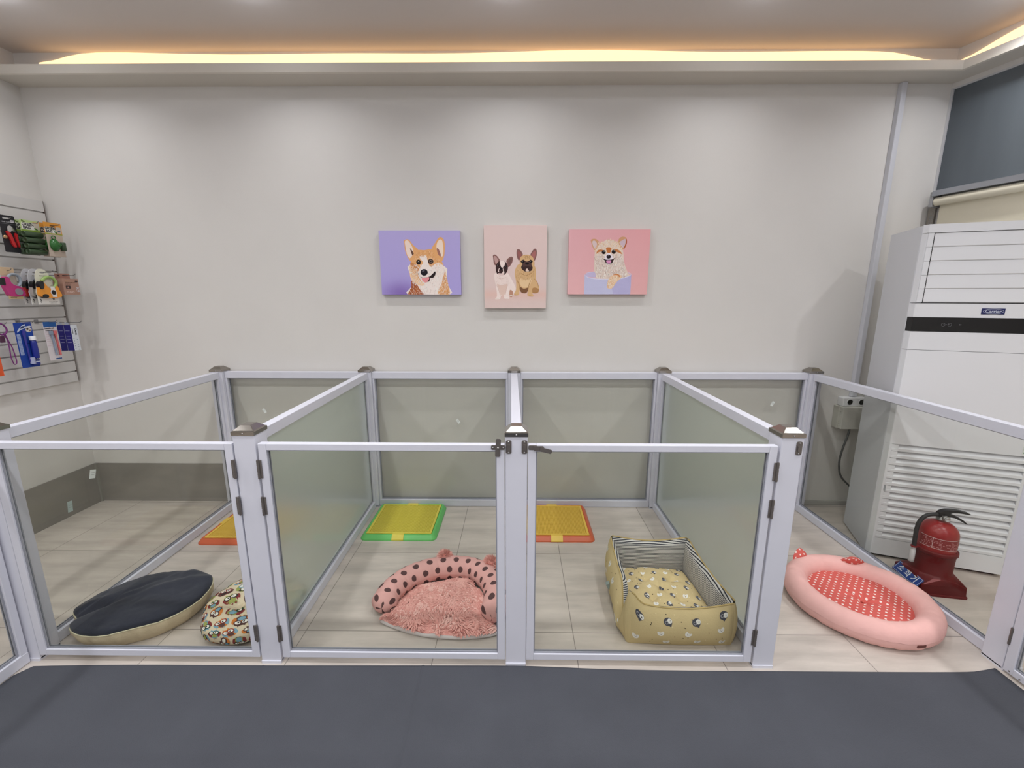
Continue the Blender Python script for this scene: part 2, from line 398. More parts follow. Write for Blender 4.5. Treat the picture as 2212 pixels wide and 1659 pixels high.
# ------------------------------------------------------------------ pen fences
XP = [-2.046, -1.023, 0, 1.023, 2.046]; XS = -.0166; YFC, YBC, PS = 1.5785, 2.943, .083
h_ = PS/2
def make_post(front):
    t = empty('fence_post')
    MB().box(-h_, h_, -h_, h_, .004, 1.0).build('post', M_ALU, t, bevel=.003)
    k = .0445; c = MB()
    c.prism([(-k, -k), (k, -k), (k, k), (-k, k)], .998, 1.012)
    q = .020
    vs = [(-k, -k, 1.012), (k, -k, 1.012), (k, k, 1.012), (-k, k, 1.012), (-k+.006, -k+.006, 1.0155), (k-.006, -k+.006, 1.0155), (k-.006, k-.006, 1.0155), (-k+.006, k-.006, 1.0155),
          (-q, -q, 1.0325), (q, -q, 1.0325), (q, q, 1.0325), (-q, q, 1.0325)]
    fs = []
    for a, b in ((0, 4), (4, 8)):
        fs += [(a+i, a+(i+1) % 4, b+(i+1) % 4, b+i) for i in range(4)]
    fs.append((8, 9, 10, 11)); c.add(vs, fs)
    cp = c.build('cap', M_CAP, t, bevel=.0012)
    MB().lathe([(.0032, 0), (.003, .0015), (.0012, .0025)], 10, M=Matrix.Translation((0, -k, 1.0055)) @ Matrix.Rotation(PI/2, 4, 'X')).build('screw', M_SCREW, cp)
    b = MB(); kk = h_+(.004 if front else 0); b.prism([(-h_, -kk), (h_, -kk), (h_, h_), (-h_, h_)], 0, .012); b.build('base_plate', M_ALU, t, bevel=.003)
    return t
postF = make_post(True); postB = make_post(False)
pl_f = ['far left front', 'between the navy cushion pen and the bear bed pen', 'middle front', 'between the open-top dog bed pen and the pink oval bed pen', 'far right front']
pf = []
labF = ['white front fence post at the far left beside the navy cushion', 'white front fence post between the owl cushion pen and the furry bed pen', 'middle white front fence post with two latch catches below its bright cap', 'white front fence post left of the pink oval bed, with one latch catch', 'white front fence post at the far right beside the fire extinguisher']
labB = ['white back fence post at the left end, by the grey wall base', 'white back fence post behind the green tray, second from left', 'middle white back fence post against the picture wall', 'white back fence post behind the yellow dog bed, second from right', 'white back fence post at the right end, by the cable duct']
for i, x in enumerate(XP):
    t = postF if i == 0 else copy_tree(postF); t.location = (x, YFC, 0); tag(t, labF[i], 'fence post', 'front fence posts'); pf.append(t)
for i, x in enumerate(XP):
    t = postB if i == 0 else copy_tree(postB); t.location = (x+XS, YBC, 0); tag(t, labB[i], 'fence post', 'back fence posts')

def panel(kind, p0, p1, z0, z1, thick, railh, railb, stile, gmat, label, cat='fence panel', group=None, inner=.010):
    L = math.hypot(p1[0]-p0[0], p1[1]-p0[1]); a = math.atan2(p1[1]-p0[1], p1[0]-p0[0])
    t = empty(kind, (p0[0], p0[1], 0), a); h = thick/2
    MB().box(stile if stile > .02 and kind == 'gate' else 0, L-(stile if kind == 'gate' else 0), -h, h, z1-railh, z1).build('top_rail', M_ALU, t, bevel=.002)
    MB().box(stile if kind == 'gate' else 0, L-(stile if kind == 'gate' else 0), -h, h, z0, z0+railb).build('bottom_rail', M_ALU, t, bevel=.002)
    zz = (z0, z1) if kind == 'gate' else (z0+railb, z1-railh)
    for x0, x1 in ((0, stile), (L-stile, L)):
        MB().box(x0, x1, -h if kind == 'gate' else -h*.9, h if kind == 'gate' else h*.9, zz[0], zz[1]).build('stile', M_ALU, t, bevel=.0015)
    c = MB(); g = .006
    a0, a1, b0, b1 = stile, L-stile, z0+railb, z1-railh
    for sgn in (-1, 1):
        y0, y1 = sorted((sgn*g, sgn*(g-.0025+.0)))
        y0, y1 = sorted((sgn*.0032, sgn*.0068))
        c.box(a0, a1, y0, y1, b0, b0+inner); c.box(a0, a1, y0, y1, b1-inner*.5, b1)
        c.box(a0, a0+inner*.7, y0, y1, b0+inner, b1-inner*.5); c.box(a1-inner*.7, a1, y0, y1, b0+inner, b1-inner*.5)
    c.build('glazing_channel', M_ALU_IN, t)
    gp = MB().box(a0, a1, -.0025, .0025, b0, b1).build('glass_pane', gmat, t)
    tag(t, label, cat, group); return t, L, gp
def sticker(gp, x, z, w_, h2, rot=0, side=-1, col=None):
    M = Matrix.Translation((x, side*.0032, z)) @ Matrix.Rotation(rot, 4, 'Y')
    s = MB().box(-w_/2, w_/2, -.0002, .0002, -h2/2, h2/2, M=M)
    s.box(-w_*.3, w_*.3, -.0005, -.0002, h2*.1, h2*.16, mi=1, M=M); s.box(-w_*.3, w_*.25, -.0005, -.0002, -h2*.1, -h2*.05, mi=1, M=M)
    s.build('sticker', [col or M_STICK, mat('sticker_ink', rgb(150, 155, 152), .6)], gp)

names = ['clear glass fence panel along the picture wall, behind the orange tray by the left end', 'clear glass fence panel along the wall behind the green tray', 'clear glass fence panel along the wall behind the right orange tray', 'clear glass fence panel along the wall at the right end, behind the pink oval bed']
stk = [(.24, .713, -.5), (.585, .642, -.6), None, (.73, .778, .45)]
for i in range(4):
    p, L, gp = panel('pen_fence', (XP[i]+XS+h_+.001, YBC), (XP[i+1]+XS-h_-.001, YBC), .002, .995, .042, .045, .048, .014, M_GLASS, names[i], group='fence panels along the back')
    if stk[i]: sticker(gp, stk[i][0], stk[i][1], .018, .034, stk[i][2])
names = ['clear glass side fence panel at the far left, over the grey wall base', 'frosted glass divider between the owl cushion pen and the green tray pen', 'glass divider in the middle running from the middle front post to the wall', 'frosted glass divider right of the yellow striped dog bed', 'clear glass side fence panel in front of the air conditioner']
for i, x in enumerate(XP):
    p, L, gp = panel('pen_fence', (x, YFC+h_+.001), (x+XS, YBC-h_-.001), .002, .995, .042, .045, .048, .014, M_FROST if i in (1, 2, 3) else M_GLASS, names[i], group='side fence panels')
    if i == 0:
        sticker(gp, .32, .665, .03, .042, .3, side=-1); sticker(gp, .19, .562, .022, .05, .1, side=-1, col=mat('tape_film', rgb(165, 180, 176), .4))
    if i == 3: sticker(gp, L-.05, .826, .012, .04, 0, side=1)
    if i == 4:
        sticker(gp, .63, .473, .012, .035, 0, side=1, col=mat('tape_grey', rgb(150, 155, 155), .5))

def hinge(parent, x, z, y=-.016, s_=1):
    b = MB(); b.lathe([(.0045, -.038), (.0045, .038)], 10, M=Matrix.Translation((x, y, z)))
    for k in (-.026, 0.0, .026): b.lathe([(.0052, k-.010), (.0052, k+.010)], 10, M=Matrix.Translation((x, y, z)))
    b.box(x-.004, x+.012*s_, y+.001, y+.004, z-.036, z+.036) if s_ > 0 else b.box(x-.012, x+.004, y+.001, y+.004, z-.036, z+.036)
    b.build('hinge', M_BRONZE, parent)
def bar_plate(b, x, z, w_, h2, y0, y1, mi=0):
    r = min(w_, h2)*.28
    pts = []
    for cx, cz, a0 in ((w_/2-r, h2/2-r, 0), (-w_/2+r, h2/2-r, PI/2), (-w_/2+r, -h2/2+r, PI), (w_/2-r, -h2/2+r, 1.5*PI)):
        for k in range(4): a = a0+k*PI/6; pts.append((x+cx+r*math.cos(a), z+cz+r*math.sin(a)))
    b.prism(pts[::-1], y0, y1, mi, axis='y')
YG = 1.5475
gates = [(-2.0, -1.069, 'glass gate at the left in front of the navy cushion and owl cushion'), (-.971, -.0445, 'glass gate in front of the furry pink bed and green tray'), (.0435, .970, 'glass gate in front of the yellow striped dog bed')]
G = []
for i, (a, b, lab) in enumerate(gates):
    p, L, gp = panel('gate', (a, YG), (b, YG), .029, .9663, .026, .026, .028, .030, M_GLASS, lab, 'gate', 'closed gates in the front row', inner=.006); G.append((p, L))
for z in (.866, .716, .148): hinge(G[0][0], G[0][1]+.003, z, -.018, -1); hinge(G[1][0], -.004, z, -.018, 1); hinge(G[2][0], G[2][1]+.004, z, -.018, -1)
# latches on gates 2 and 3
def latch(parent, x, z, ang, wl=.052):
    b = MB(); bar_plate(b, x, z, wl, .017, -.0165, -.013)
    for sx in (-wl*.36, wl*.36): b.lathe([(.0032, 0), (.003, .0015), (.001, .0022)], 8, M=Matrix.Translation((x+sx, -.0165, z)) @ Matrix.Rotation(PI/2, 4, 'X'), mi=1)
    la = b.build('latch', [M_BRONZE, M_SCREW], parent)
    b = MB(); M = Matrix.Translation((x, 0, z)) @ Matrix.Rotation(ang, 4, 'Y')
    c = MB(); bar_plate(c, 0, 0, .019, .070, -.0205, -.0168)
    b.add([M @ Vector(v) for v in c.v], c.f); b.lathe([(.0045, 0), (.004, .002), (.001, .003)], 10, M=Matrix.Translation((x, -.0205, z)) @ Matrix.Rotation(PI/2, 4, 'X'), mi=1)
    b.build('turn_bar', [M_BRONZE, M_SCREW], la)
latch(G[1][0], G[1][1]-.024, .957, .06)
b = MB(); bar_plate(b, .018, .957, .034, .017, -.0165, -.013); bar_plate(b, .040, .955, .038, .018, -.020, -.0166)
la = b.build('latch', M_BRONZE, G[2][0])
b = MB(); c = MB(); bar_plate(c, 0, 0, .045, .016, -.0235, -.0205); M = Matrix.Translation((.066, 0, .948)) @ Matrix.Rotation(.26, 4, 'Y'); b.add([M @ Vector(v) for v in c.v], c.f); b.build('turn_bar', M_BRONZE, la)
def keeper(post, x, z):
    b = MB(); yf = -h_
    bar_plate(b, x, z, .0215, .052, yf-.003, yf-.0002); bar_plate(b, x, z-.001, .0135, .024, yf-.008, yf-.003, 0)
    for dz in (-.020, .020): b.lathe([(.0032, 0), (.003, .0015), (.001, .0022)], 8, M=Matrix.Translation((x, yf-.003, z+dz)) @ Matrix.Rotation(PI/2, 4, 'X'), mi=1)
    b.build('latch_catch', [M_BRONZE, M_SCREW], post)
keeper(pf[2], -.029, .958); keeper(pf[2], .030, .958); keeper(pf[3], .024, .958)
# left fence running towards the camera and the right gate standing open
p, L, gp = panel('pen_fence', (-2.057, YFC-h_-.007), (-2.057, .62), .002, .985, .034, .040, .048, .026, M_GLASS, 'clear glass fence panel at the left edge running towards the viewer beside the dark mat', 'fence panel')
p, L, gp = panel('gate', (2.0125, YFC-h_-.006), (2.0125, .61), .012, .9663, .026, .026, .030, .034, M_GLASS, 'glass gate standing open at the right edge beside the dark mat', 'gate', inner=.006)
hinge(p, -.001, .166, -.013, 1); hinge(p, -.001, .866, -.013, 1)
b = MB()
for dx, dz in ((.022, .022), (.06, .020)): b.lathe([(.0035, 0), (.003, .001), (.001, .0015)], 8, M=Matrix.Translation((dx, -.0131, dz)) @ Matrix.Rotation(PI/2, 4, 'X'))
b.build('screw', M_BRONZE, p)
# pack of something green and orange tied at the right edge, on the side panel glass

# ------------------------------------------------------------------ dark mat
me_pts = [(-2.036, 1.46), (-2.024, 1.499), (-1.987, 1.508), (-1.6, 1.520), (-.991, 1.523), (-.5, 1.528), (-.027, 1.533), (.165, 1.529), (.394, 1.521), (.735, 1.518), (1.058, 1.519), (1.492, 1.52), (1.834, 1.524), (1.922, 1.533), (1.985, 1.545)]
edge = smooth_pts(me_pts, 5, False)
def mat_edge(x):
    for (xa, ya), (xb, yb) in zip(edge, edge[1:]):
        if xa <= x <= xb: return ya+(yb-ya)*(x-xa)/max(xb-xa, 1e-6)
    return 1.46 if x < -2 else 1.54
def seam(x, y):
    z = 0
    for x0, sl, a in ((-.385, -.02, .0030), (-1.05, -.14, .0016)):
        xc = x0+(1.49-y)*sl*-1*.3; z += a*math.exp(-((x-xc)/.0045)**2)
    return z
xs = sorted(set([-2.036+i*4.021/120 for i in range(121)]+[-.385+d*.002 for d in range(-8, 9)]+[-1.05+d*.004 for d in range(-8, 12)]))
b = MB(); ys = [0, .002, .01, .05, .2, .5, 1.0, 1.8, 3, 4.7]
vs = []
for yi, dy in enumerate(ys):
    for x in xs:
        y = mat_edge(x)-dy; vs.append((x, y, (.0025 if yi else .0008)+seam(x, y)+.0006*math.sin(x*3+y*2)))
n = len(xs); fs = [(j*n+i, (j+1)*n+i, (j+1)*n+i+1, j*n+i+1) for j in range(len(ys)-1) for i in range(n-1)]
b.add(vs, fs, smooth=True)
fm = b.build('floor_mat', mat('grey_felt', rgb(78, 80, 87), .95, var=.06, vscale=3.5, bump=.25, bscale=350, spec=.15))
sd = fm.modifiers.new('solid', 'SOLIDIFY'); sd.thickness = .002; sd.offset = -1
tag(fm, 'dark grey thin floor mat lying in front of the glass pens', 'floor mat')

# ------------------------------------------------------------------ cable duct, sockets
t = empty('cable_duct', (2.352, YB, 0))
MB().prism([(-.020, 0), (.020, 0), (.016, -.030), (-.016, -.030)], .825, SOF-.001).build('cover', mat('duct_plastic', rgb(206, 207, 214), .45), t, bevel=.003)
tag(t, 'white vertical cable duct on the picture wall near the air conditioner', 'cable duct')
t = empty('wall_socket', (2.345, YB, .792))
MB().box(-.085, .085, -.058, 0, -.030, .030).build('housing', M_WHITE, t, bevel=.004)
for dx in (-.04, .04):
    b = MB().lathe([(.0001, -.052), (.019, -.052), (.019, -.0595), (.0215, -.0595), (.0215, -.0585)], 20, M=Matrix.Rotation(PI/2, 4, 'X') @ Matrix.Scale(-1, 4, (0, 0, 1)) @ Matrix.Scale(1, 4)); 
    b = MB().lathe([(.0215, .0585), (.0215, .0600), (.019, .0600), (.019, .0585), (.0001, .0585)], 20, M=Matrix.Translation((dx, 0, 0)) @ Matrix.Rotation(PI/2, 4, 'X'))
    for q in (-.007, .007): b.lathe([(.003, .0586), (.003, .0590)], 8, mi=1, M=Matrix.Translation((dx+q, 0, 0)) @ Matrix.Rotation(PI/2, 4, 'X'))
    b.build('outlet', [M_WHITE, M_BLACK], t)
tag(t, 'white double wall socket above the grey box behind the air conditioner', 'wall socket')
t = empty('breaker_box', (2.345, YB, .685))
MB().prism([(-.105, 0), (.105, 0), (.105, -.055), (-.105, -.055)], -.078, .076).build('base', mat('beige_plastic', rgb(190, 188, 178), .5), t, bevel=.006)
b = MB().box(-.098, .098, -.088, -.055, -.078, .076); 
for z in (-.055, -.04, .03, .045):
    b.box(-.102, -.098, -.075, -.058, z-.004, z+.004)
b.build('cover', mat('beige_plastic_light', rgb(200, 198, 190), .45), t, bevel=.006)
tag(t, 'grey beige breaker box on the wall under the white socket', 'breaker box')
cp = smooth_pts([(2.318, 2.915, .607), (2.312, 2.915, .55), (2.292, 2.915, .46), (2.284, 2.915, .36), (2.305, 2.91, .26), (2.38, 2.90, .18), (2.45, 2.88, .12)], 6, False)
o = MB().tube(cp, .0065, 10).build('power_cable', mat('grey_cable', rgb(78, 80, 80), .5)); tag(o, 'dark grey cable hanging from the breaker box down behind the air conditioner', 'cable')

# ------------------------------------------------------------------ blind on the right wall
t = empty('roller_blind', wallpt(.05, 0, 0), math.atan2(wd_.y, wd_.x))
# local x runs along the wall away from the corner, local +y points ... into the room is determined by wn_
sgn = 1 if (Matrix.Rotation(math.atan2(wd_.y, wd_.x), 3, 'Z') @ Vector((0, 1, 0))).dot(wn_) > 0 else -1
def yb_(a, c): return tuple(sorted((sgn*a, sgn*c)))
b = MB(); b.box(0, 3.2, *yb_(.002, .075), 2.138, 2.150); b.box(0, 3.2, *yb_(.068, .082), 2.122, 2.156); b.build('head_rail', mat('silver_rail', rgb(178, 182, 190), .28, .85), t, bevel=.003)
Mx = Matrix.Translation((.01, sgn*.050, 2.092)) @ Matrix.Rotation(PI/2, 4, 'Y')
b = MB(); b.lathe([(.026, 0), (.026, 3.15)], 20, M=Mx); b.build('roller', mat('cream_fabric_roll', rgb(222, 216, 196), .8), t)
MB().box(.02, 3.15, *yb_(.026, .0275), .02, 2.10).build('blind_fabric', mat('cream_fabric', rgb(226, 219, 198), .9, bump=.1, bscale=400), t)
b = MB(); b.box(-.012, .006, *yb_(.002, .078), 2.06, 2.15); b.build('bracket', mat('bracket_grey', rgb(150, 150, 152), .4), t, bevel=.002)
b = MB()
for k_ in range(95):
    z = 2.07-k_*.012
    for dy in (.040, .058): b.lathe([(.0004, -.003), (.0026, -.0018), (.003, 0), (.0026, .0018), (.0004, .003)], 6, M=Matrix.Translation((-.004, sgn*dy, z)))
b.build('bead_chain', M_STEEL, t)
tag(t, 'cream roller blind with a silver head rail behind the air conditioner', 'blind')
mb = MB(); mb.box(.004, .042, .0005, .018, 0, 2.13, M=MR); struct('trim_5', mb, mat('taupe_jamb', rgb(140, 134, 126), .5))

# ------------------------------------------------------------------ air conditioner
dA = Vector((.536, -.201, 0)).normalized()
angA = math.atan2(dA.y, dA.x)
ac = empty('air_conditioner', (2.09, 2.342, 0), angA)
M_AC = mat('ac_white', rgb(226, 227, 231), .22, spec=.5); M_AC2 = mat('ac_side_grey', rgb(206, 207, 212), .4); M_SEAM = mat('ac_seam', rgb(96, 98, 102), .6)
WA, DA_ = .60, .385
outline = [(.008, 0), (WA-.008, 0), (WA+.012, .03), (WA+.012, DA_), (-.014, DA_), (-.014, .034)]
MB().prism([(-.008, .03), (WA+.005, .03), (WA+.005, .315), (-.008, DA_+.02)], .012, 1.866).build('side_panel', M_AC2, ac, bevel=.004)
def front_seg(name, z0, z1, m=M_AC, y=0.0, parent=ac, bev=.0025):
    return MB().prism([(.008, y), (WA-.008, y), (WA+.006, .033), (-.006, .033)], z0, z1).build(name, m, parent, bevel=bev)
front_seg('top_cap', 1.8275, 1.869)
gr = front_seg('upper_grille', 1.478, 1.8262, M_AC, .006)
lv = MB()
for k_ in range(5):
    z1 = 1.8258-k_*.0696; z0 = z1-.0682
    b = MB(); b.box(.010, .0335, 0, .01, z0, z1); b.build('frame_strip', M_AC, gr, bevel=.001); b = MB(); b.box(WA-.0335, WA-.010, 0, .01, z0, z1); b.build('frame_strip', M_AC, gr, bevel=.001)
    lv.prism([(.003, z0), (0.0, z0+.004), (0.004, z1), (.012, z1), (.012, z0)], .0375, WA-.0375, axis='x')
lv.build('louvres', M_AC, gr, bevel=.0008)
b = MB(); b.box(.0335, .0375, .003, .012, 1.478, 1.826); b.box(WA-.0375, WA-.0335, .003, .012, 1.478, 1.826); b.box(.0335, WA-.0335, .001, .012, 1.8258, 1.8272); b.box(.0335, WA-.0335, .001, .012, 1.475, 1.4775); b.build('grille_gap', M_BLACK, gr)
front_seg('logo_panel', 1.4035, 1.4745)
cpn = front_seg('control_panel', 1.329, 1.4025, mat('gloss_black', rgb(14, 14, 17), .08), -.001, bev=.001)
b = MB(); TX = Matrix.Translation((0, -.0016, 0)) @ Matrix.Rotation(PI/2, 4, 'X')
for txt, x, sz in (('\u2212 \u2022 +', .150, .013), ('M', .205, .011)):
    v_, f_ = text_verts(txt, sz, Matrix.Translation((x, -.0014, 1.366)) @ Matrix.Rotation(PI/2, 4, 'X'), .0003); b.add(v_, f_)
b.tube([(x+.137, -.0015, z+1.366) for x, z in ell(0, 0, .008, .008, 0, 16)], .0006, 4, closed=True); b.tube([(x+.163, -.0015, z+1.366) for x, z in ell(0, 0, .008, .008, 0, 16)], .0006, 4, closed=True)
b.build('button_marks', mat('marks_grey', rgb(120, 120, 125), .5), cpn)
front_seg('middle_strip', 1.2315, 1.328)
b = MB(); b.prism([(.012, .012), (WA-.012, .012), (WA-.004, .033), (-.003, .033)], 1.22, 1.24); b.build('seam', M_SEAM, ac)
front_seg('front_door', .7005, 1.2295)
# badge
b = MB(); x0, x1, z0, z1 = .277, .366, 1.4215, 1.4515
b.box(x0, x1, -.0035, 0, z0, z1); bd = b.build('badge', mat('badge_navy', rgb(26, 34, 92), .3), ac, bevel=.001)
b = MB(); cxx, czz = (x0+x1)/2, (z0+z1)/2
b.tube([(x, -.0040, z) for x, z in ell(cxx, czz, .0395, .0128, 0, 32)], .0007, 5, closed=True)
v_, f_ = text_verts('Carrier', .021, Matrix.Translation((cxx, -.0038, czz)) @ Matrix.Rotation(PI/2, 4, 'X') @ Matrix.Shear('XY', 4, (.3, 0)), .0003, .0002)
b.add(v_, f_); b.build('badge_lettering', mat('badge_silver', rgb(205, 210, 225), .4), bd)
# lower grille
lg = MB()
lg.prism([(.008, 0), (.020, 0), (.020, .033), (-.006, .033)], .124, .7)
lg.prism([(WA-.020, 0), (WA-.008, 0), (WA+.006, .033), (WA-.020, .033)], .124, .7)
lg.box(.018, WA-.018, .026, .033, .124, .7)
NS = 14; pit = (.6995-.1245)/NS
for k_ in range(NS):
    z1 = .6995-k_*pit; z0 = z1-pit
    prof = [(.027, z1-.001), (.0235, z1-.001), (.0015, z0+pit*.42), (0.0, z0+pit*.40), (0.0, z0+pit*.03), (.012, z0), (.027, z0)]
    lg.prism(prof, .020, WA-.020, axis='x')
    lg.prism([(.026, z1-.001), (.002, z1-.001), (.001, z0+pit*.45), (.026, z0+pit*.45)], .020, .050, axis='x')
lg.build('lower_grille', M_AC, ac, bevel=.0008)
front_seg('bottom_panel', .022, .1235)
MB().box(.02, WA-.02, .03, .30, 0, .014).build('foot', M_BLACK, ac)
tag(ac, 'tall white floor standing air conditioner with a black display band in the right corner', 'air conditioner')

# ------------------------------------------------------------------ fire extinguisher
fx_ = empty('fire_extinguisher', (2.203, 2.082, 0), -.16)
st = MB()
k0, k1 = .118, .114
def sq(k_, z, r=.02):
    pts = []
    for cx, cy, a0 in ((k_-r, k_-r, 0), (-k_+r, k_-r, PI/2), (-k_+r, -k_+r, PI), (k_-r, -k_+r, 1.5*PI)):
        for q in range(5): a = a0+q*PI/8; pts.append((cx+r*math.cos(a), cy+r*math.sin(a), z))
    return pts
rings = [sq(.108, 0, .006), sq(.108, .012, .006), sq(.104, .013, .006), sq(.102, .060, .008)]
cr_ = lambda r, z: [(r*math.cos((i+.5)*2*PI/20), r*math.sin((i+.5)*2*PI/20), z) for i in range(20)]
rings += [cr_(.094, .088), cr_(.086, .094), cr_(.082, .10), cr_(.083, .20), cr_(.090, .205), cr_(.090, .222), cr_(.083, .226), cr_(.081, .226)]
vs = [p for r in rings for p in r]; fs = []
for i in range(len(rings)-1):
    fs = [(i*20+q, i*20+(q+1) % 20, (i+1)*20+(q+1) % 20, (i+1)*20+q) for q in range(20)]; st.add(vs, fs, smooth=i >= 5); st.build('stand', M_REDP, fx_, bevel=.002, merge=True)
bd_ = MB(); prof = [(.0001, .016), (.07, .018), (.079, .03), (.079, .305)]
for q in range(1, 9):
    a = q*PI/2/8; prof.append((.079*math.cos(a)+.0001 if q < 8 else .018, .305+.068*math.sin(a)))
prof += [(.016, .378)]
bo = bd_.lathe(prof, 40).build('cylinder', M_RED, fx_)
# label band with white outline and writing
lb = MB()
WHT = rgb(222, 200, 200); LR = rgb(136, 48, 50)
def cyl(r): 
    return lambda a, z: (Vector((r*math.cos(a), r*math.sin(a), z)), Vector((math.cos(a), math.sin(a), 0)))
def arc_rect(mb_, a0, a1, z0, z1, r, col, n_=24):
    mb_.grid(lambda u, v: Vector((r*math.cos(a0+(a1-a0)*u), r*math.sin(a0+(a1-a0)*u), z0+(z1-z0)*v)), n_, 1, 0, col)
A0, A1 = PI+.05, 2*PI+.25
arc_rect(lb, A0, A1, .245, .300, .0796, LR)
for z in (.2455, .2995): arc_rect(lb, A0, A1, z-.0012, z+.0012, .0799, WHT)
for a in (PI+.75, 2*PI-.55): arc_rect(lb, a-.012, a+.012, .2455, .2995, .0799, WHT, 2)
rnd = random.Random(3)
for row in range(6):
    a = PI+.15
    while a < 2*PI+.1:
        w_ = rnd.uniform(.03, .16)
        if rnd.random() < .62: arc_rect(lb, a, a+w_, .252+row*.0075, .2545+row*.0075, .07985, rgb(206, 150, 150), 3)
        a += w_+.05
lb.build('label', M_PRINT, bo)
vl = MB(); vl.lathe([(.018, .374), (.022, .378), (.022, .386), (.015, .390), (.015, .405)], 20)
vl.lathe([(.016, 0), (.016, .012), (.013, .014), (.0001, .014)], 20, M=Matrix.Translation((.004, -.016, .392)) @ Matrix.Rotation(PI/2, 4, 'X'))
vl.build('valve', mat('valve_zinc', rgb(150, 148, 145), .35, .8), fx_)
vl = MB(); vl.lathe([(.010, 0), (.0115, .001), (.0115, .003), (.009, .004), (.009, .002), (.0001, .002)], 20, M=Matrix.Translation((.004, -.030, .392)) @ Matrix.Rotation(PI/2, 4, 'X')); vl.build('gauge', mat('gauge_rim', rgb(190, 190, 190), .3), fx_)
def flatbar(pts, w_, th):
    b_ = MB(); b_.prism(pts, -w_, w_, axis='y'); return b_
flatbar(smooth_pts([(-.022, .402), (-.020, .418), (.0, .432), (.03, .436), (.07, .434), (.112, .424), (.112, .418), (.07, .423), (.035, .421), (.022, .412), (.02, .400), (0, .396)], 3), .012, 0).build('carry_handle', M_BLACK, fx_, bevel=.002)
flatbar(smooth_pts([(.012, .412), (.03, .414), (.06, .403), (.09, .386), (.110, .368), (.108, .364), (.08, .380), (.05, .394), (.02, .398)], 3), .010, 0).build('squeeze_lever', M_BLACK, fx_, bevel=.002)
hp = smooth_pts([(-.020, -.002, .404), (-.045, -.004, .404), (-.075, -.006, .396), (-.100, -.008, .365), (-.108, -.009, .32), (-.108, -.010, .27), (-.106, -.010, .225)], 6, False)
MB().tube(hp, .0095, 12).build('hose', M_RUB, fx_)
MB().lathe([(.0075, 0), (.0075, .022)], 14, M=Matrix.Translation((-.014, -.002, .404)) @ Matrix.Rotation(-PI/2, 4, 'Y')).build('hose_fitting', M_SCREW, fx_)
b = MB(); b.lathe([(.0135, .218), (.0135, .226)], 16, M=Matrix.Translation((-.106, -.010, 0))); b.box(-.10, -.08, -.016, -.004, .218, .226); b.build('hose_clip', M_REDP, fx_)
MB().lathe([(.009, .222), (.0095, .206), (.009, .204), (.0115, .202), (.0125, .150), (.013, .135), (.0105, .134), (.0001, .134)][::-1], 16, M=Matrix.Translation((-.106, -.010, 0))).build('nozzle', mat('nozzle_white', rgb(196, 194, 196), .5), fx_)
# blue sign on the side of the stand
sg = MB(); Ms = Matrix.Translation((-.1075, -.010, .056)) @ Matrix.Rotation(-PI/2, 4, 'Z') @ Matrix.Rotation(math.radians(52), 4, 'X')
sg.box(-.088, .088, -.028, .028, 0, .002, 0, M=Ms)
for x0, x1, y0, y1 in ((-.084, .084, .0235, .025), (-.084, .084, -.025, -.0235), (-.084, -.0825, -.025, .025), (.0825, .084, -.025, .025)): sg.box(x0, x1, y0, y1, .002, .0024, 1, M=Ms)
v_, f_ = text_verts('\uc18c \ud654 \uae30', .040, Ms @ Matrix.Translation((0, 0, .0026)), .0003, .0006)
sg.add(v_, f_, mi=1); sg.build('sign', [mat('sign_blue', rgb(24, 64, 140), .4), mat('sign_white', rgb(225, 228, 235), .5)], fx_)
tag(fx_, 'red fire extinguisher on a red stand with a blue sign, before the air conditioner', 'fire extinguisher')

# ------------------------------------------------------------------ toilet trays
def make_tray(colr, colg, name_l):
    t = empty('dog_toilet_tray'); W, D, H = .482, .455, .030
    def ring(i, z, r):
        pts = []
        a, c = W/2-i, D/2-i
        for cx, cy, a0 in ((a-r, c-r, 0), (-a+r, c-r, PI/2), (-a+r, -c+r, PI), (a-r, -c+r, 1.5*PI)):
            for q in range(6): an = a0+q*PI/10; pts.append((cx+r*math.cos(an), cy+r*math.sin(an), z))
        return pts
    rs = [ring(0, 0, .035), ring(0, .006, .035), ring(.004, .010, .033), ring(.016, H-.002, .024), ring(.019, H, .022), ring(.032, H, .014), ring(.034, H-.008, .013), ring(.036, .008, .012)]
    b_ = MB(); vs = [p for r in rs for p in r]; n_ = 24
    b_.add(vs, [(i*n_+q, i*n_+(q+1) % n_, (i+1)*n_+(q+1) % n_, (i+1)*n_+q) for i in range(len(rs)-1) for q in range(n_)], smooth=True)
    b_.add(rs[-1], [tuple(range(n_))]); b_.add(rs[0], [tuple(range(n_-1, -1, -1))])
    b_.build('tray', colr, t)
    g = MB(); a, c = W/2-.034, D/2-.034; zt = H+.002
    for x0, x1, y0, y1 in ((-a, a, -c, -c+.014), (-a, a, c-.014, c), (-a, -a+.014, -c+.014, c-.014), (a-.014, a, -c+.014, c-.014)): g.box(x0, x1, y0, y1, zt-.007, zt+.001)
    nx, ny = 42, 38
    for i in range(1, nx):
        x = -a+.014+(2*a-.028)*i/nx; wv = .0018 if i % 7 else .0024; g.box(x-wv, x+wv, -c+.014, c-.014, zt-.005, zt-.001)
    for i in range(1, ny):
        y = -c+.014+(2*c-.028)*i/ny; g.box(-a+.014, a-.014, y-.0014, y+.0014, zt-.0052, zt-.0006)
    g.build('mesh_insert', colg, t)
    for s_ in (-1, 1):
        l = MB(); pr = [(c-.004, H+.0035), (D/2-.016, H+.0035), (D/2+.002, .012), (D/2+.004, .004), (D/2+.001, .004), (D/2-.001, .010), (D/2-.018, H), (c-.004, H)]
        l.prism([(s_*p, z) for p, z in pr], -.037 if s_ < 0 else -.037, .037, axis='x'); l.build('latch', colg, t, bevel=.0015)
    return t
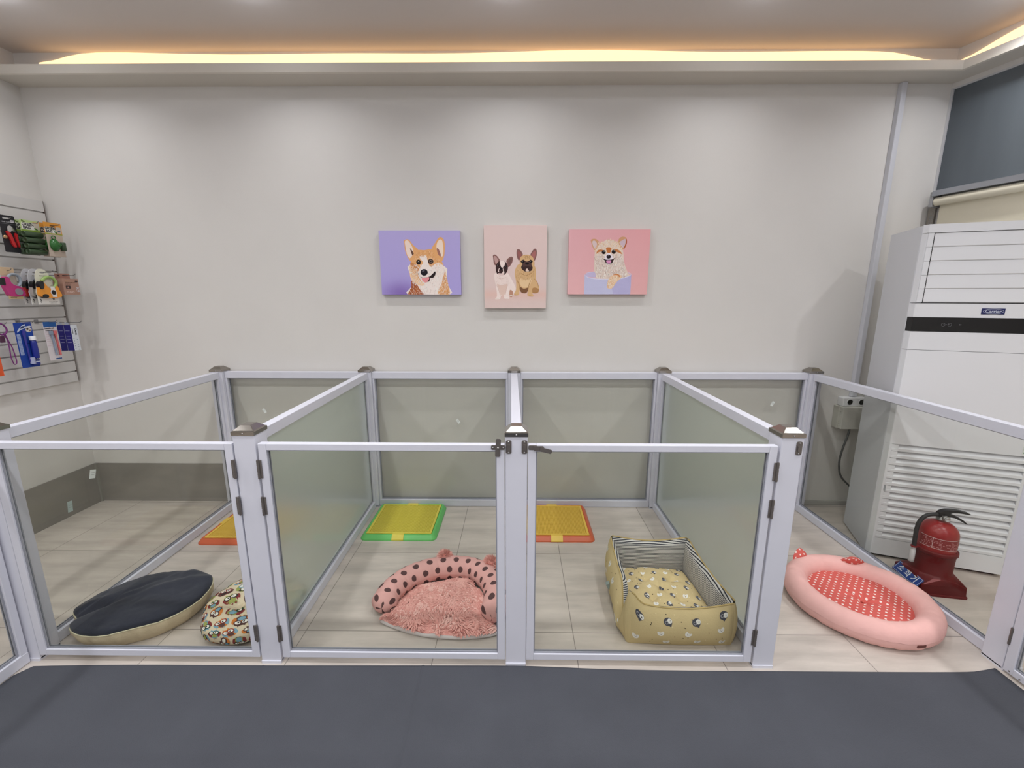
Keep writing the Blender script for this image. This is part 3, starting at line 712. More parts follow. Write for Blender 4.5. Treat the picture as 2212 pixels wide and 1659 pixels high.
M_GRN = mat('tray_green', rgb(106, 196, 106), .35); M_ORG = mat('tray_orange', rgb(204, 98, 62), .38); M_YEL = mat('tray_yellow', rgb(224, 208, 84), .4); M_YEL2 = mat('tray_amber_yellow', rgb(232, 194, 82), .4)
t = make_tray(M_GRN, M_YEL, ''); t.location = (-.746, 2.690, 0); tag(t, 'green dog toilet tray with a yellow mesh insert', 'dog toilet tray', 'dog toilet trays')
t = make_tray(M_ORG, M_YEL2, ''); t.location = (.256, 2.686, 0); tag(t, 'orange dog toilet tray with yellow mesh, right of the middle post', 'dog toilet tray', 'dog toilet trays')
t2 = copy_tree(t); t2.location = (-1.752, 2.640, 0); t2.rotation_euler = (0, 0, PI/2); tag(t2, 'orange dog toilet tray with yellow mesh, behind the owl print cushion', 'dog toilet tray', 'dog toilet trays')

# ------------------------------------------------------------------ soft things
def fbm(p, o=3):
    return sum(mnoise.noise(Vector(p)*(2**i))/(2**i) for i in range(o))
def pillow_fn(Rf, h, zb=0.0, pw=.42, edge_z=.45, wr=.004, seed=0, top_extra=None):
    """polar pillow: a in [0,1] centre->rim on top, [1,2] rim->centre below; returns f(th, a)"""
    def f(th, a):
        R = Rf(th)
        if a <= 1:
            r = math.sin(a*PI/2)**1.0; k_ = math.cos(a*PI/2)
            z = zb+h*edge_z+h*(1-edge_z)*(k_**pw if k_ > 0 else 0)
        else:
            q = a-1; r = math.cos(q*PI/2); k_ = math.sin(q*PI/2); z = zb+h*edge_z*(1-min(1, k_*1.5)**.7) if k_*1.5 < 1 else zb
            r = math.cos(q*PI/2)
        x, y = R*r*math.cos(th), R*r*math.sin(th)
        if a < 1.2:
            d = wr*fbm((x*9+seed, y*9, seed)); z += d if a <= 1 else d*(1.2-a)*5
            if top_extra: z += top_extra(x, y, a)
        return Vector((x, y, max(z, zb+.001)))
    return f
def pillow_mesh(b, f, nth=96, na=36, mi=0, col=(1, 1, 1, 1), colfn=None):
    b.grid(lambda u, v: f(u*2*PI, v*1.999), nth, na, mi, col, colfn=colfn)
def polar_surf(f, Rm):
    """map flat fabric coordinates (x,y) around the centre on to the pillow"""
    def s_(x, y):
        r = math.hypot(x, y); th = math.atan2(y, x); a = min(r/Rm, 1.45)
        p = f(th, a); e_ = .01
        p1 = f(th+e_, a); p2 = f(th, a+e_ if a < 1.4 else a-e_)
        n_ = (p1-p).cross(p2-p); n_ = n_.normalized() if n_.length > 1e-9 else Vector((0, 0, 1))
        if a < 1 and n_.z < 0: n_ = -n_
        if a >= 1 and n_.dot(Vector((math.cos(th), math.sin(th), 0))) < 0: n_ = -n_
        return p, n_
    return s_

# navy cushion
t = empty('dog_cushion', (-1.762, 1.792, 0), .43)
def Rn(th):
    a, c = .266, .205
    r = 1/math.sqrt((math.cos(th)/a)**2+(math.sin(th)/c)**2)
    d = (th-3.22+PI) % (2*PI)-PI
    return r*(1-.085*math.exp(-(d/.10)**2)+.012*math.sin(5*th)+.006*math.sin(9*th))
def crease(x, y, a):
    # folds running from the notch at the left into the cushion
    if a > 1.05: return 0
    xx = x+.30; yy = y+.05-.28*xx
    z = -.026*math.exp(-(yy/.020)**2)*math.exp(-(xx/.26)**2)
    yy2 = y+.075-.55*xx; z += -.014*math.exp(-(yy2/.016)**2)*math.exp(-((xx-.1)/.2)**2)
    yy3 = y-.02-.05*xx; z += .008*math.exp(-((yy3)/.03)**2)
    return z
fn = pillow_fn(Rn, .075, .055, .5, .42, .008, 3, crease)
NAVY = mat('navy_cotton', rgb(38, 42, 56), .85, var=.05, vscale=14, bump=.12, bscale=220, sheen=.15)
CREAM = mat('cream_cotton', rgb(214, 198, 168), .9, var=.03, vscale=10, bump=.15, bscale=120)
b = MB(); b.grid(lambda u, v: fn(u*2*PI, v*1.0), 128, 40); b.build('navy_top', NAVY, t)
b = MB()
def low(u, v):
    th = u*2*PI; top = fn(th, 1.0); wr_ = .013*math.sin(th*17)*math.sin(v*PI)+.006*math.sin(th*31+1)*math.sin(v*PI)
    R = 1.0+.02*math.sin(v*PI*.8)-.17*v*v
    z = top.z*(1-v)**1.0*1.0
    z = top.z*(1-v) + .012*v*(1-v)
    return Vector((top.x*(R+wr_), top.y*(R+wr_), max(z, .001)))
b.grid(low, 160, 14); b.add([low(i/64, 1) for i in range(64)], [tuple(range(63, -1, -1))]); b.build('cream_side', CREAM, t)
b = MB(); b.tube([fn(i/160*2*PI, 1.0)*1.003+Vector((0, 0, .0)) for i in range(160)], .0028, 6, closed=True); b.build('piping', mat('cream_piping', rgb(216, 208, 178), .8), t)
tag(t, 'round navy topped dog cushion with a cream side, behind the left gate', 'dog cushion')

# owl cushion
t = empty('dog_cushion', (-1.262, 1.818, 0), .3)
def Ro(th): return .214+.006*math.sin(3*th+1)+.004*math.sin(7*th)
def tuft(x, y, a):
    r = math.hypot(x+.045, y+.045); ang = math.atan2(y+.045, x+.045)
    return -.028*math.exp(-(r/.035)**2)+.004*math.sin(6*ang)*math.exp(-(r/.09)**2)
fo = pillow_fn(Ro, .105, 0, .55, .42, .005, 9, tuft)
b = MB(); CR = rgb(222, 208, 180); pillow_mesh(b, fo, 110, 40, 0, CR)
surf = polar_surf(fo, .205)
BR, DB, OR, BL, GR, RD, DG, WH, BK = rgb(96, 70, 66), rgb(66, 56, 54), rgb(212, 130, 66), rgb(128, 168, 186), rgb(160, 168, 96), rgb(138, 62, 62), rgb(50, 74, 60), rgb(240, 238, 228), rgb(18, 18, 20)
def owl(cx, cy, rot, s_, c_body, c_mask, c_wing, c_belly):
    c, n_ = math.cos(rot), math.sin(rot)
    def T(pts): return [(cx+(x*c-y*n_)*s_, cy+(x*n_+y*c)*s_) for x, y in pts]
    L = [(smooth_pts([(-.9, -.1), (-.75, .55), (-.4, .7), (-.45, .95), (-.15, .72), (.15, .72), (.45, .95), (.4, .7), (.75, .55), (.9, -.1), (.55, -.75), (0, -.9), (-.55, -.75)], 2), c_body),
         (ell(-.78, -.15, .26, .55, .25, 12), c_wing), (ell(.78, -.15, .26, .55, -.25, 12), c_wing),
         (ell(0, -.38, .42, .42, 0, 12), c_belly),
         (ell(-.38, .2, .46, .40, .2, 14), c_mask), (ell(.38, .2, .46, .40, -.2, 14), c_mask),
         (ell(-.38, .2, .31, .27, 0, 12), WH), (ell(.38, .2, .31, .27, 0, 12), WH),
         (ell(-.28, .18, .10, .11, 0, 8), BK), (ell(.30, .18, .10, .11, 0, 8), BK),
         ([(-.1, .05), (.1, .05), (0, -.18)], OR), (ell(-.2, -.92, .12, .08, 0, 6), c_wing), (ell(.2, -.92, .12, .08, 0, 6), c_wing)]
    for k_, (p, col) in enumerate(L): b.decal(T(p), surf, col, .0006+.00025*k_, 0, 2 if k_ == 0 else 1)
rnd = random.Random(11); schemes = [(BR, OR, BL, GR), (BR, BR, OR, BL), (RD, RD, BR, DB), (BL, DG, RD, GR), (GR, DG, RD, BL), (DB, BL, GR, WH), (OR, RD, BL, BR), (GR, DB, RD, GR)]
k_ = 0
for row in range(-6, 7):
    for cc in range(-6, 7):
        x = (cc+(.5 if row % 2 else 0))*.060; y = row*.052
        if math.hypot(x, y) < .275:
            owl(x+rnd.uniform(-.004, .004), y+rnd.uniform(-.004, .004), rnd.uniform(-.7, .7)+(PI if rnd.random() < .25 else 0), rnd.uniform(.023, .027), *schemes[k_ % 8]); k_ += 3
b.build('cushion', M_PRINTF, t)
b = MB(); p, n_ = surf(-.045, -.045); b.lathe([(.0001, .004), (.006, .003), (.008, 0), (.006, -.003)], 12, M=Matrix.Translation(p+n_*.002)); b.build('tuft_button', mat('tuft_cream', rgb(206, 196, 164), .9), t)
tag(t, 'round cream dog cushion printed with colourful owls, beside the navy one', 'dog cushion')

# furry bed with spotted bolster
t = empty('dog_bed', (-.337, 1.895, 0), -.04)
PLUSH = printed('pink_plush', .95, 0, 80, .1, .3)
PK = [rgb(240, 184, 174), rgb(234, 174, 164), rgb(226, 160, 150), rgb(244, 194, 184)]
path = smooth_pts([(-.295, -.115), (-.292, .0), (-.235, .115), (-.125, .195), (0, .222), (.115, .200), (.195, .125), (.238, .02), (.232, -.15)], 8, False)
NP = len(path)
lens = [0]
for a_, c_ in zip(path, path[1:]): lens.append(lens[-1]+math.hypot(c_[0]-a_[0], c_[1]-a_[1]))
def bolster(u, v):
    fi = u*(NP-1); i = min(int(fi), NP-2); q = fi-i
    x = path[i][0]*(1-q)+path[i+1][0]*q; y = path[i][1]*(1-q)+path[i+1][1]*q
    tx, ty = path[i+1][0]-path[i][0], path[i+1][1]-path[i][1]; l = math.hypot(tx, ty); nx, ny = ty/l, -tx/l
    s_ = lens[i]*(1-q)+lens[i+1]*q; ed = min(s_, lens[-1]-s_)
    r = .062*min(1, ed/.040)**.42*(1-.035*abs(math.sin(s_*62))**6-.04*math.exp(-((s_-.42)/.006)**2)-.05*math.exp(-((s_-.20)/.006)**2)-.05*math.exp(-((s_-.62)/.006)**2))
    a = v*2*PI
    zc = .056; return Vector((x+nx*r*math.cos(a)*1.0, y+ny*r*math.cos(a), max(zc+r*.95*math.sin(a), .002)))
SPOT = dot_mat('spotted_cotton', rgb(222, 170, 164), rgb(88, 60, 60), .074, .0535, .0160)
b = MB(); b.grid(bolster, 190, 28, uvfn=lambda u, v: (u*lens[-1], v*.374)); b.build('bolster', SPOT, t)
# pad with fur
def pad_out(x, y):
    return True
inner = [(-.255, -.115), (-.24, .0), (-.19, .085), (-.1, .145), (0, .168), (.09, .15), (.15, .085), (.19, 0), (.205, -.10), (.265, -.175), (.16, -.215), (0, -.222), (-.14, -.200), (-.235, -.165), (-.285, -.140)]
ipts = smooth_pts(inner, 4)
ctr = (0, -.03)
def padf(u, v):
    i = u*len(ipts); k0_ = int(i) % len(ipts); k1_ = (k0_+1) % len(ipts); q = i-int(i)
    px_, py_ = ipts[k0_][0]*(1-q)+ipts[k1_][0]*q, ipts[k0_][1]*(1-q)+ipts[k1_][1]*q
    x, y = ctr[0]+(px_-ctr[0])*v, ctr[1]+(py_-ctr[1])*v
    z = .022+.036*max(0, 1-v**3)+.010*fbm((x*10, y*10, 4))
    return Vector((x, y, z))
b = MB(); b.grid(padf, 90, 16, 0, rgb(222, 156, 148))
rnd = random.Random(5)
for k_ in range(10000):
    u, v = rnd.random(), math.sqrt(rnd.random())*1.0; p = padf(u, v)
    g = mnoise.noise(Vector((p.x*9, p.y*9, 0)))*4.0; a = -1.6+g+rnd.uniform(-.5, .5)
    L = rnd.uniform(.020, .036)*(1 if v < .95 else .7); d = Vector((math.cos(a), math.sin(a), 0)); sd_ = Vector((-d.y, d.x, 0))*.0034
    lift = rnd.uniform(.06, .34)
    p0 = p-Vector((0, 0, .001)); p1 = p+d*L*.5+Vector((0, 0, L*.5*lift+.003)); p2 = p+d*L+Vector((0, 0, L*.25*lift))
    ci = int(2+2.6*mnoise.noise(Vector((p.x*14, p.y*14, 7))))+rnd.choice((0, 0, 1)); cc_ = PK[min(max(ci, 0), 3)]
    b.add([p0-sd_, p0+sd_, p1+sd_, p1-sd_, p2], [(0, 1, 2, 3), (3, 2, 4)], cc_, smooth=True)
b.build('plush_pad', PLUSH, t)
b = MB()
def under(u, v):
    p = padf(u, 1.0); return Vector((p.x*(1.005+.03*math.sin(v*PI)), ctr[1]+(p.y-ctr[1])*(1.005+.03*math.sin(v*PI)), (p.z+.0)*(1-v)+.001))
b.grid(under, 90, 6); b.build('pad_underside', mat('grey_white_cotton', rgb(206, 198, 196), .9), t)
def pom(cx, cy, cz, r, seed):
    b_ = MB(); rr = random.Random(seed)
    Mp = Matrix.Translation((cx, cy, cz))
    b_.lathe([(.0001, -r*.7), (r*.5, -r*.5), (r*.72, 0), (r*.5, r*.5), (.0001, r*.7)], 14, col=PK[2], M=Mp)
    for _ in range(1100):
        d = Vector((rr.gauss(0, 1), rr.gauss(0, 1)*.8, rr.gauss(0, 1))).normalized(); L = r*rr.uniform(.85, 1.12)
        sd_ = d.orthogonal().normalized()*.0018; c = Vector((cx, cy, cz)); tw = Vector((rr.uniform(-1, 1), rr.uniform(-1, 1), rr.uniform(-1, 1)))*.006
        b_.add([c+d*r*.5-sd_, c+d*r*.5+sd_, c+d*L*.8+sd_+tw*.5, c+d*L*.8-sd_+tw*.5, c+d*L+tw], [(0, 1, 2, 3), (3, 2, 4)], rr.choice(PK), smooth=True)
    return b_
pom(-.065, .248, .098, .044, 1).build('ear', PLUSH, t); pom(.195, .205, .100, .044, 2).build('ear', PLUSH, t)
tag(t, 'pink dog bed with a furry pad, spotted bolster and two pompom ears', 'dog bed')

# striped box bed
t = empty('dog_bed', (.722, 1.895, 0), -.02)
YB_C = rgb(212, 192, 146)
STRIPE = stripe_mat('striped_cotton', rgb(216, 214, 210), rgb(52, 54, 62), .0078, 2)
FR = [(-.215, -.225), (.225, -.225), (.190, .232), (-.205, .238)]       # footprint corners (centre line of the walls)
HT = .212
def wall_fn(p0, p1, hfun, bulge=.046, thick=.028, seed=0):
    p0, p1 = Vector((*p0, 0)), Vector((*p1, 0)); d = (p1-p0); L = d.length; dn_ = d/L; nrm = Vector((dn_.y, -dn_.x, 0))
    def f(u, v):
        # v: 0 outer bottom -> .5 top seam -> 1 inner bottom
        e_ = math.sin(PI*u)**.5 if 0 < u < 1 else 0
        H = hfun(u)
        if v <= .5:
            q = v/.5; z = H*q; o_ = thick*.25+(bulge)*math.sin(PI*min(q*.95+.04, 1))**.7*(.45+.55*e_)
        else:
            q = (v-.5)/.5; z = H*(1-q); o_ = -thick*.25-(bulge*.40)*math.sin(PI*min((1-q)*.95+.04, 1))**.7*(.25+.75*e_)
        o_ *= 1.0
        p = p0+d*u+nrm*o_
        w_ = .0022*mnoise.noise(Vector((u*9+seed, v*4, seed)))
        return Vector((p.x, p.y, max(z+.001, .001)))+nrm*w_
    return f, L, nrm
tops = [lambda u: HT-.030*math.sin(PI*u)-.006+(.045*math.exp(-(u/.07)**2)), lambda u: HT-.022*math.sin(PI*u)+.018*u, lambda u: HT+.022-.024*math.sin(PI*u), lambda u: HT+.018-.018*math.sin(PI*u)-.16*math.exp(-((u-.86)/.10)**2)+.05*math.exp(-((1-u)/.03)**2)]
wnames = []
bo_ = MB(); bi_ = MB()
YBX = 0
BW = rgb(240, 238, 232); GY = rgb(84, 84, 92)
def pup(b_, surf_, cx, cy, rot, s_, kind):
    c, n_ = math.cos(rot), math.sin(rot)
    def T(pts): return [(cx+(x*c-y*n_)*s_, cy+(x*n_+y*c)*s_) for x, y in pts]
    if kind == 0:    # white puppy head
        L = [(smooth_pts([(-.9, .35), (-.6, .8), (-.25, .5), (.25, .5), (.6, .8), (.9, .35), (.75, -.3), (.35, -.75), (-.35, -.75), (-.75, -.3)], 2), BW), (ell(-.25, .05, .08, .1, 0, 6), BK), (ell(.25, .05, .08, .1, 0, 6), BK), (ell(0, -.2, .12, .09, 0, 6), BK)]
    else:            # puppy peeping from a grey scarf ring
        L = [(smooth_pts([(-1, 0), (-.75, .8), (0, 1.05), (.8, .75), (1.0, -.1), (.5, -.9), (.25, -1.3), (-.1, -.95), (-.7, -.7)], 2), GY), (ell(.45, .15, .55, .6, 0, 12), BW), (ell(-.35, 0, .42, .42, 0, 12), rgb(176, 176, 180)), (ell(-.35, 0, .28, .28, 0, 10), GY), (ell(.35, .2, .07, .09, 0, 6), BK), (ell(.65, .2, .07, .09, 0, 6), BK), (ell(.55, -.05, .1, .08, 0, 6), BK)]
    for k_, (p, col) in enumerate(L): b_.decal(T(p), surf_, col, .0005+.0002*k_)
rnd = random.Random(21)
for k_ in range(4):
    f, L, nrm = wall_fn(FR[k_], FR[(k_+1) % 4], tops[k_], seed=k_*7+1)
    bo_.grid(lambda u, v: f(u, v*.5), 44, 14, 0, YB_C)
    bi_.grid(lambda u, v: f(u, .5+v*.5), 44, 14)
    def surf_(a, c, f=f, L=L, nrm=nrm):
        u, v = min(max(a/L, .0), 1), min(max(c/(2*HT), 0), .5); p = f(u, v); p1 = f(min(u+.01, 1), v); p2 = f(u, min(v+.01, .5)); n_ = (p1-p).cross(p2-p)
        n_ = n_.normalized() if n_.length > 1e-9 else nrm
        return p, (n_ if n_.dot(nrm) > 0 else -n_)
    q = 0
    for iy, yy in enumerate((.045, .105, .165)):
        for ix in range(8):
            x = .03+ix*.062+(.03 if iy % 2 else 0)
            if x > L-.03: continue
            q += 1
            if (ix+iy) % 2 == 0: pup(bo_, surf_, x+rnd.uniform(-.012, .012), yy+rnd.uniform(-.01, .01), rnd.uniform(-.6, .4), .0165 if q % 2 else .0185, 0 if q % 2 else 1)
    for _ in range(26):
        x, y = rnd.uniform(.02, L-.02), rnd.uniform(.02, HT-.02); bo_.decal(ell(x, y, .0022, .0026, 0, 6), surf_, rnd.choice([BK, BK, rgb(236, 222, 176)]), .0004)
# rounded outer corners
for k_ in range(4):
    f0, _, n0 = wall_fn(FR[k_-1], FR[k_], tops[k_-1], seed=(k_-1) % 4*7+1); f1, _, n1 = wall_fn(FR[k_], FR[(k_+1) % 4], tops[k_], seed=k_*7+1)
    def cor(u, v, f0=f0, f1=f1, c=FR[k_]):
        a_, d_ = f0(1.0, v*.5), f1(0.0, v*.5); p = a_.lerp(d_, u); cc = Vector((c[0], c[1], p.z)); r = (a_-Vector((c[0], c[1], a_.z))).length*(1-u)+(d_-Vector((c[0], c[1], d_.z))).length*u
        dd = (p-cc); dd = dd.normalized() if dd.length > 1e-6 else Vector((0, 0, 0)); return cc+dd*r
    bo_.grid(cor, 6, 14, 0, YB_C)
bo_.build('outer_wall', M_PRINTF, t); bi_.build('striped_lining', STRIPE, t)
b = MB()
for k_ in range(4):
    f, L, nrm = wall_fn(FR[k_], FR[(k_+1) % 4], tops[k_], seed=k_*7+1); 
    b.tube([f(u/30, .5) for u in range(31)], .0035, 6)
b.build('edge_seam', mat('mustard_seam', rgb(196, 172, 116), .9), t)
def lerp2(u, v, k_=.90):
    a_ = [Vector((*p, 0))*k_ for p in FR]; return (a_[0]*(1-u)+a_[1]*u)*(1-v)+(a_[3]*(1-u)+a_[2]*u)*v
TF = [(.33, .33), (.67, .33), (.33, .67), (.67, .67), (.5, .5)]
def padbox(u, v):
    p = lerp2(u, v); e_ = (math.sin(PI*u)*math.sin(PI*v))**.30
    z = .045+.070*e_
    for a_, c_ in TF:
        r = math.hypot((u-a_)*.40, (v-c_)*.42); z -= .020*math.exp(-(r/.022)**2)+.006*math.exp(-(r/.06)**2)
        an = math.atan2(v-c_, u-a_); z += .003*math.sin(5*an+a_*9)*math.exp(-(r/.07)**2)
    z += .004*mnoise.noise(Vector((u*7, v*7, 3)))
    return Vector((p.x, p.y, z))
def surf_p(a, c):
    u, v = a, c; p = padbox(u, v); n_ = (padbox(u+.01, v)-p).cross(padbox(u, v+.01)-p); return p, n_.normalized()
b = MB(); b.grid(padbox, 60, 60, 0, YB_C)
class _S: pass
for iy in range(7):
    for ix in range(6):
        u, v = .1+ix*.16+(.07 if iy % 2 else 0), .08+iy*.14
        if u < .95 and v < .95: pup(b, surf_p, u, v, rnd.uniform(-.6, .6), .033, (ix+iy) % 2)
for _ in range(90):
    b.decal(ell(rnd.uniform(.04, .96), rnd.uniform(.04, .96), .006, .006, 0, 6), surf_p, rnd.choice([BK, rgb(236, 222, 176)]), .0004)
b.build('cushion_pad', M_PRINTF, t)
f, L, nrm = wall_fn(FR[3], FR[0], tops[3], seed=22)
p = f(.53, .30); b = MB(); b.box(-.018, .0, -.012, .012, -.022, .006, M=Matrix.Translation(p+Vector((-.001, 0, 0))) @ Matrix.Rotation(-.5, 4, 'Y')); b.build('fabric_tag', mat('tag_grey_green', rgb(136, 148, 144), .8), t)
tag(t, 'rectangular mustard dog bed with puppy print and striped lining', 'dog bed')

# pink oval bed
t = empty('dog_bed', (1.690, 1.905, 0), -.5)
RX, RY, RT = .262, .250, .053
def ringf(u, v):
    th = u*2*PI; a = v*2*PI
    r = RT*(1+.03*math.sin(th*2+1))*(1-.030*abs(math.sin(th*6.5+.4))**18-.01*abs(math.sin(th*16))**8)+.0016*mnoise.noise(Vector((math.cos(th)*9, math.sin(th)*9, a)))
    zc = .058; R1x, R1y = RX+r*math.cos(a), RY+r*math.cos(a)
    return Vector((R1x*math.cos(th), R1y*math.sin(th), max(zc+r*1.12*math.sin(a), .002)))
b = MB(); b.grid(ringf, 160, 28); b.build('bolster', mat('pale_pink_cotton', rgb(230, 180, 174), .9, var=.03, vscale=20, bump=.12, bscale=60), t)
DOT = dot_mat('white_dotted_coral', rgb(204, 92, 84), rgb(236, 222, 216), .037, .019, .0052)
def padr(u, v):
    th = u*2*PI; x, y = (RX-.025)*v*math.cos(th), (RY-.025)*v*math.sin(th); r = math.hypot(x-.02, y+.01); an = math.atan2(y+.01, x-.02)
    z = .070-.024*math.exp(-(r/.028)**2)-.010*math.exp(-(r/.1)**2)+.0045*math.sin(an*7)*math.exp(-(r/.10)**2)*min(1, r/.02)+.005*fbm((x*9, y*9, 1))-.02*v**4
    return Vector((x, y, z))
b = MB(); b.grid(padr, 120, 30, uvfn=lambda u, v: ((RX-.02)*v*math.cos(u*2*PI)*.87+(RY-.02)*v*math.sin(u*2*PI)*.5, (RY-.02)*v*math.sin(u*2*PI)*.87-(RX-.02)*v*math.cos(u*2*PI)*.5))
b.add([(r_*1.0) for r_ in [padr(i/60, 1) for i in range(60)]], []); b.build('dotted_pad', DOT, t)
p = padr(0, 0); b = MB().lathe([(.0001, .003), (.006, .002), (.008, -.001)], 12, M=Matrix.Translation((.02, -.01, .045))); b.build('tuft_button', mat('coral_button', rgb(205, 92, 80), .8), t)
def ear(loc, rz, tilt, w_, h2):
    """soft leaf shaped ear standing on the bolster"""
    M = Matrix.Translation(loc) @ Matrix.Rotation(rz, 4, 'Z') @ Matrix.Rotation(tilt, 4, 'X')
    b_ = MB()
    for s_ in (-1, 1):
        def f(u, v, s_=s_):
            prof = math.sin(PI*u)**.75; x = (u-.5)*2*w_; z = h2*prof*(v-.12); th_ = .020*math.sin(PI*u)*math.sin(PI*min(max(v, .0), 1))
            return M @ Vector((x, s_*th_, z))
        b_.grid(f, 20, 12, uvfn=lambda u, v: (u*.10+.004*s_, v*.06+.007))
    return b_
EDOT = dot_mat('white_dotted_coral_small', rgb(204, 92, 84), rgb(236, 222, 216), .022, .018, .0035)
Minv = Matrix.Rotation(.5, 4, 'Z')
def w2l(x, y): return (Matrix.Rotation(.5, 3, 'Z') @ Vector((x-1.690, y-1.905, 0))).xy
ex, ey = w2l(1.815, 2.122); ear((ex, ey, .103), .28, .75, .062, .066).build('ear', EDOT, t)
ex, ey = w2l(1.568, 2.160); ear((ex, ey, .085), .75, -.3, .056, .075).build('ear', EDOT, t)
b = MB(); a_ = w2l(1.73, 1.60); pt = Vector((a_[0], a_[1], 0))
th = math.atan2(pt.y/RY, pt.x/RX); p = ringf(th/(2*PI) % 1, .975); q1 = ringf((th+.08)/(2*PI) % 1, .975); dirx = (q1-p).normalized(); nn = Vector((p.x, p.y, 0)).normalized(); nn = dirx.cross(Vector((0, 0, 1))); 
if nn.dot(Vector((p.x, p.y, 0))) < 0: nn = -nn
zz_ = dirx.cross(nn); zz_ = -zz_ if zz_.z < 0 else zz_
MT = Matrix(((dirx.x, nn.x, zz_.x, p.x), (dirx.y, nn.y, zz_.y, p.y), (dirx.z, nn.z, zz_.z, p.z), (0, 0, 0, 1)))
b.box(-.020, .020, -.002, .0025, -.006, .006, M=MT); b.build('leather_patch', mat('brown_leather', rgb(92, 44, 38), .6), t, bevel=.0006)
tag(t, 'round pale pink dog bed with a coral dotted pad and ears, right pen', 'dog bed')

# ------------------------------------------------------------------ pictures on the wall
def jit(c, k, r): f = 1+r.uniform(-k, k); return (c[0]*f, c[1]*f, c[2]*f, 1)
class Art:
    """paints outlines given in picture pixels on a flat canvas front"""
    def __init__(s, tl, tr, br, bl, W, H, seed):
        s.q = (tl, tr, br, bl); s.W, s.H = W, H; s.b = MB(); s.k = 1; s.r = random.Random(seed)
    def uv(s, x, y):
        tl, tr, br, bl = s.q; v = (y-(tl[1]+tr[1])/2)/((bl[1]+br[1])/2-(tl[1]+tr[1])/2)
        xl = tl[0]+(bl[0]-tl[0])*v; xr_ = tr[0]+(br[0]-tr[0])*v; return min(max((x-xl)/(xr_-xl), .001), .999), min(max(v, .001), .999)
    def P(s, x, y):
        u, v = s.uv(x, y); return Vector((u*s.W, -.0002-.00002*s.k, (1-v)*s.H))
    def bg(s, fn, n=24):
        s.b.grid(lambda u, v: Vector((u*s.W, -.0002, (1-v)*s.H)), n, n, 0, (1, 1, 1, 1), colfn=lambda u, v: fn(u, v))
    def poly(s, pts, col, sm=3):
        if sm: pts = smooth_pts(pts, sm)
        s.k += 1; vs = [s.P(*p) for p in pts]; n = len(vs)
        from mathutils.geometry import tessellate_polygon
        tri = tessellate_polygon([[Vector((v.x, v.z, 0)) for v in vs]])
        s.b.add(vs, [tuple(t_) for t_ in tri], col)
    def el(s, cx, cy, rx, ry, col, rot=0, n=20): s.poly(ell(cx, cy, rx, ry, rot, n), col, 0)
    def line(s, pts, w_, col, sm=4):
        pts = smooth_pts(pts, sm, False); L, R = [], []
        for i, p in enumerate(pts):
            a, c = pts[max(i-1, 0)], pts[min(i+1, len(pts)-1)]; dx, dy = c[0]-a[0], c[1]-a[1]; l = math.hypot(dx, dy) or 1
            ww = w_*(.35+.65*math.sin(PI*(i+.5)/len(pts))); L.append((p[0]-dy/l*ww, p[1]+dx/l*ww)); R.append((p[0]+dy/l*ww, p[1]-dx/l*ww))
        s.k += 1; vs = [s.P(*p) for p in L+R]; n = len(L); s.b.add(vs, [(i, i+1, n+i+1, n+i) for i in range(n-1)], col)
    def fur(s, pts, n, ln, wd, ang, cols, var=.35):
        """short strokes inside an outline"""
        xs_ = [p[0] for p in pts]; ys_ = [p[1] for p in pts]
        def inside(x, y):
            c = False; j = len(pts)-1
            for i in range(len(pts)):
                if (pts[i][1] > y) != (pts[j][1] > y) and x < (pts[j][0]-pts[i][0])*(y-pts[i][1])/(pts[j][1]-pts[i][1])+pts[i][0]: c = not c
                j = i
            return c
        s.k += 1; k0 = s.k; m = 0; tries = 0
        while m < n and tries < n*6:
            tries += 1; x, y = s.r.uniform(min(xs_), max(xs_)), s.r.uniform(min(ys_), max(ys_))
            if not inside(x, y): continue
            a = (ang(x, y) if callable(ang) else ang)+s.r.uniform(-var, var); l = ln*s.r.uniform(.6, 1.3); dx, dy = math.cos(a)*l, math.sin(a)*l
            s.k = k0+(m % 24)*.11
            nx, ny = -math.sin(a)*wd, math.cos(a)*wd; s.b.add([s.P(x-nx, y-ny), s.P(x+nx, y+ny), s.P(x+dx, y+dy)], [(0, 1, 2)], jit(s.r.choice(cols), .05, s.r)); m += 1
        s.k = k0+3
def canvas(x, z, W, H, art, label, body_col, dep=.030):
    t = empty('dog_picture', (x, YB-dep, z))
    MB().box(0, W, 0, dep-.001, 0, H, col=body_col).build('canvas_frame', M_CANVAS, t, bevel=.002)
    art.b.c = [[(min(c[0]*1.3, 1), min(c[1]*1.3, 1), min(c[2]*1.3, 1), 1) for c in f] for f in art.b.c]
    art.b.build('print', M_CANVAS, t); tag(t, label, 'picture')
# corgi
A = Art((135, 222), (1600, 235), (1607, 1385), (187, 1378), .532, .410, 1)
def bgc(u, v):
    d = math.exp(-((u-.25)**2/.05+(v-1.0)**2/.035)); c = (168-38*d, 158-50*d-6*v, 206-38*d, 255); return rgb(c[0]-6*v, c[1], c[2])
A.bg(bgc)
TAN, TAN2, LT, WHT_, DK, RUST = rgb(214, 160, 108), rgb(190, 128, 80), rgb(226, 190, 152), rgb(226, 214, 208), rgb(40, 30, 32), rgb(160, 84, 48)
body = [(700, 830), (690, 1000), (725, 1130), (712, 1240), (655, 1385), (1395, 1385), (1385, 1230), (1350, 1050), (1310, 860)]
A.poly(body, WHT_)
A.poly([(712, 1130), (716, 1240), (655, 1384), (930, 1384), (880, 1300), (800, 1180)], RUST); A.poly([(1315, 900), (1290, 1050), (1250, 1200), (1200, 1300), (1215, 1384), (1395, 1384), (1385, 1230), (1345, 1040)], TAN)
A.poly([(700, 830), (688, 1000), (730, 1130), (860, 1210), (960, 1200), (860, 1050), (800, 900)], LT)
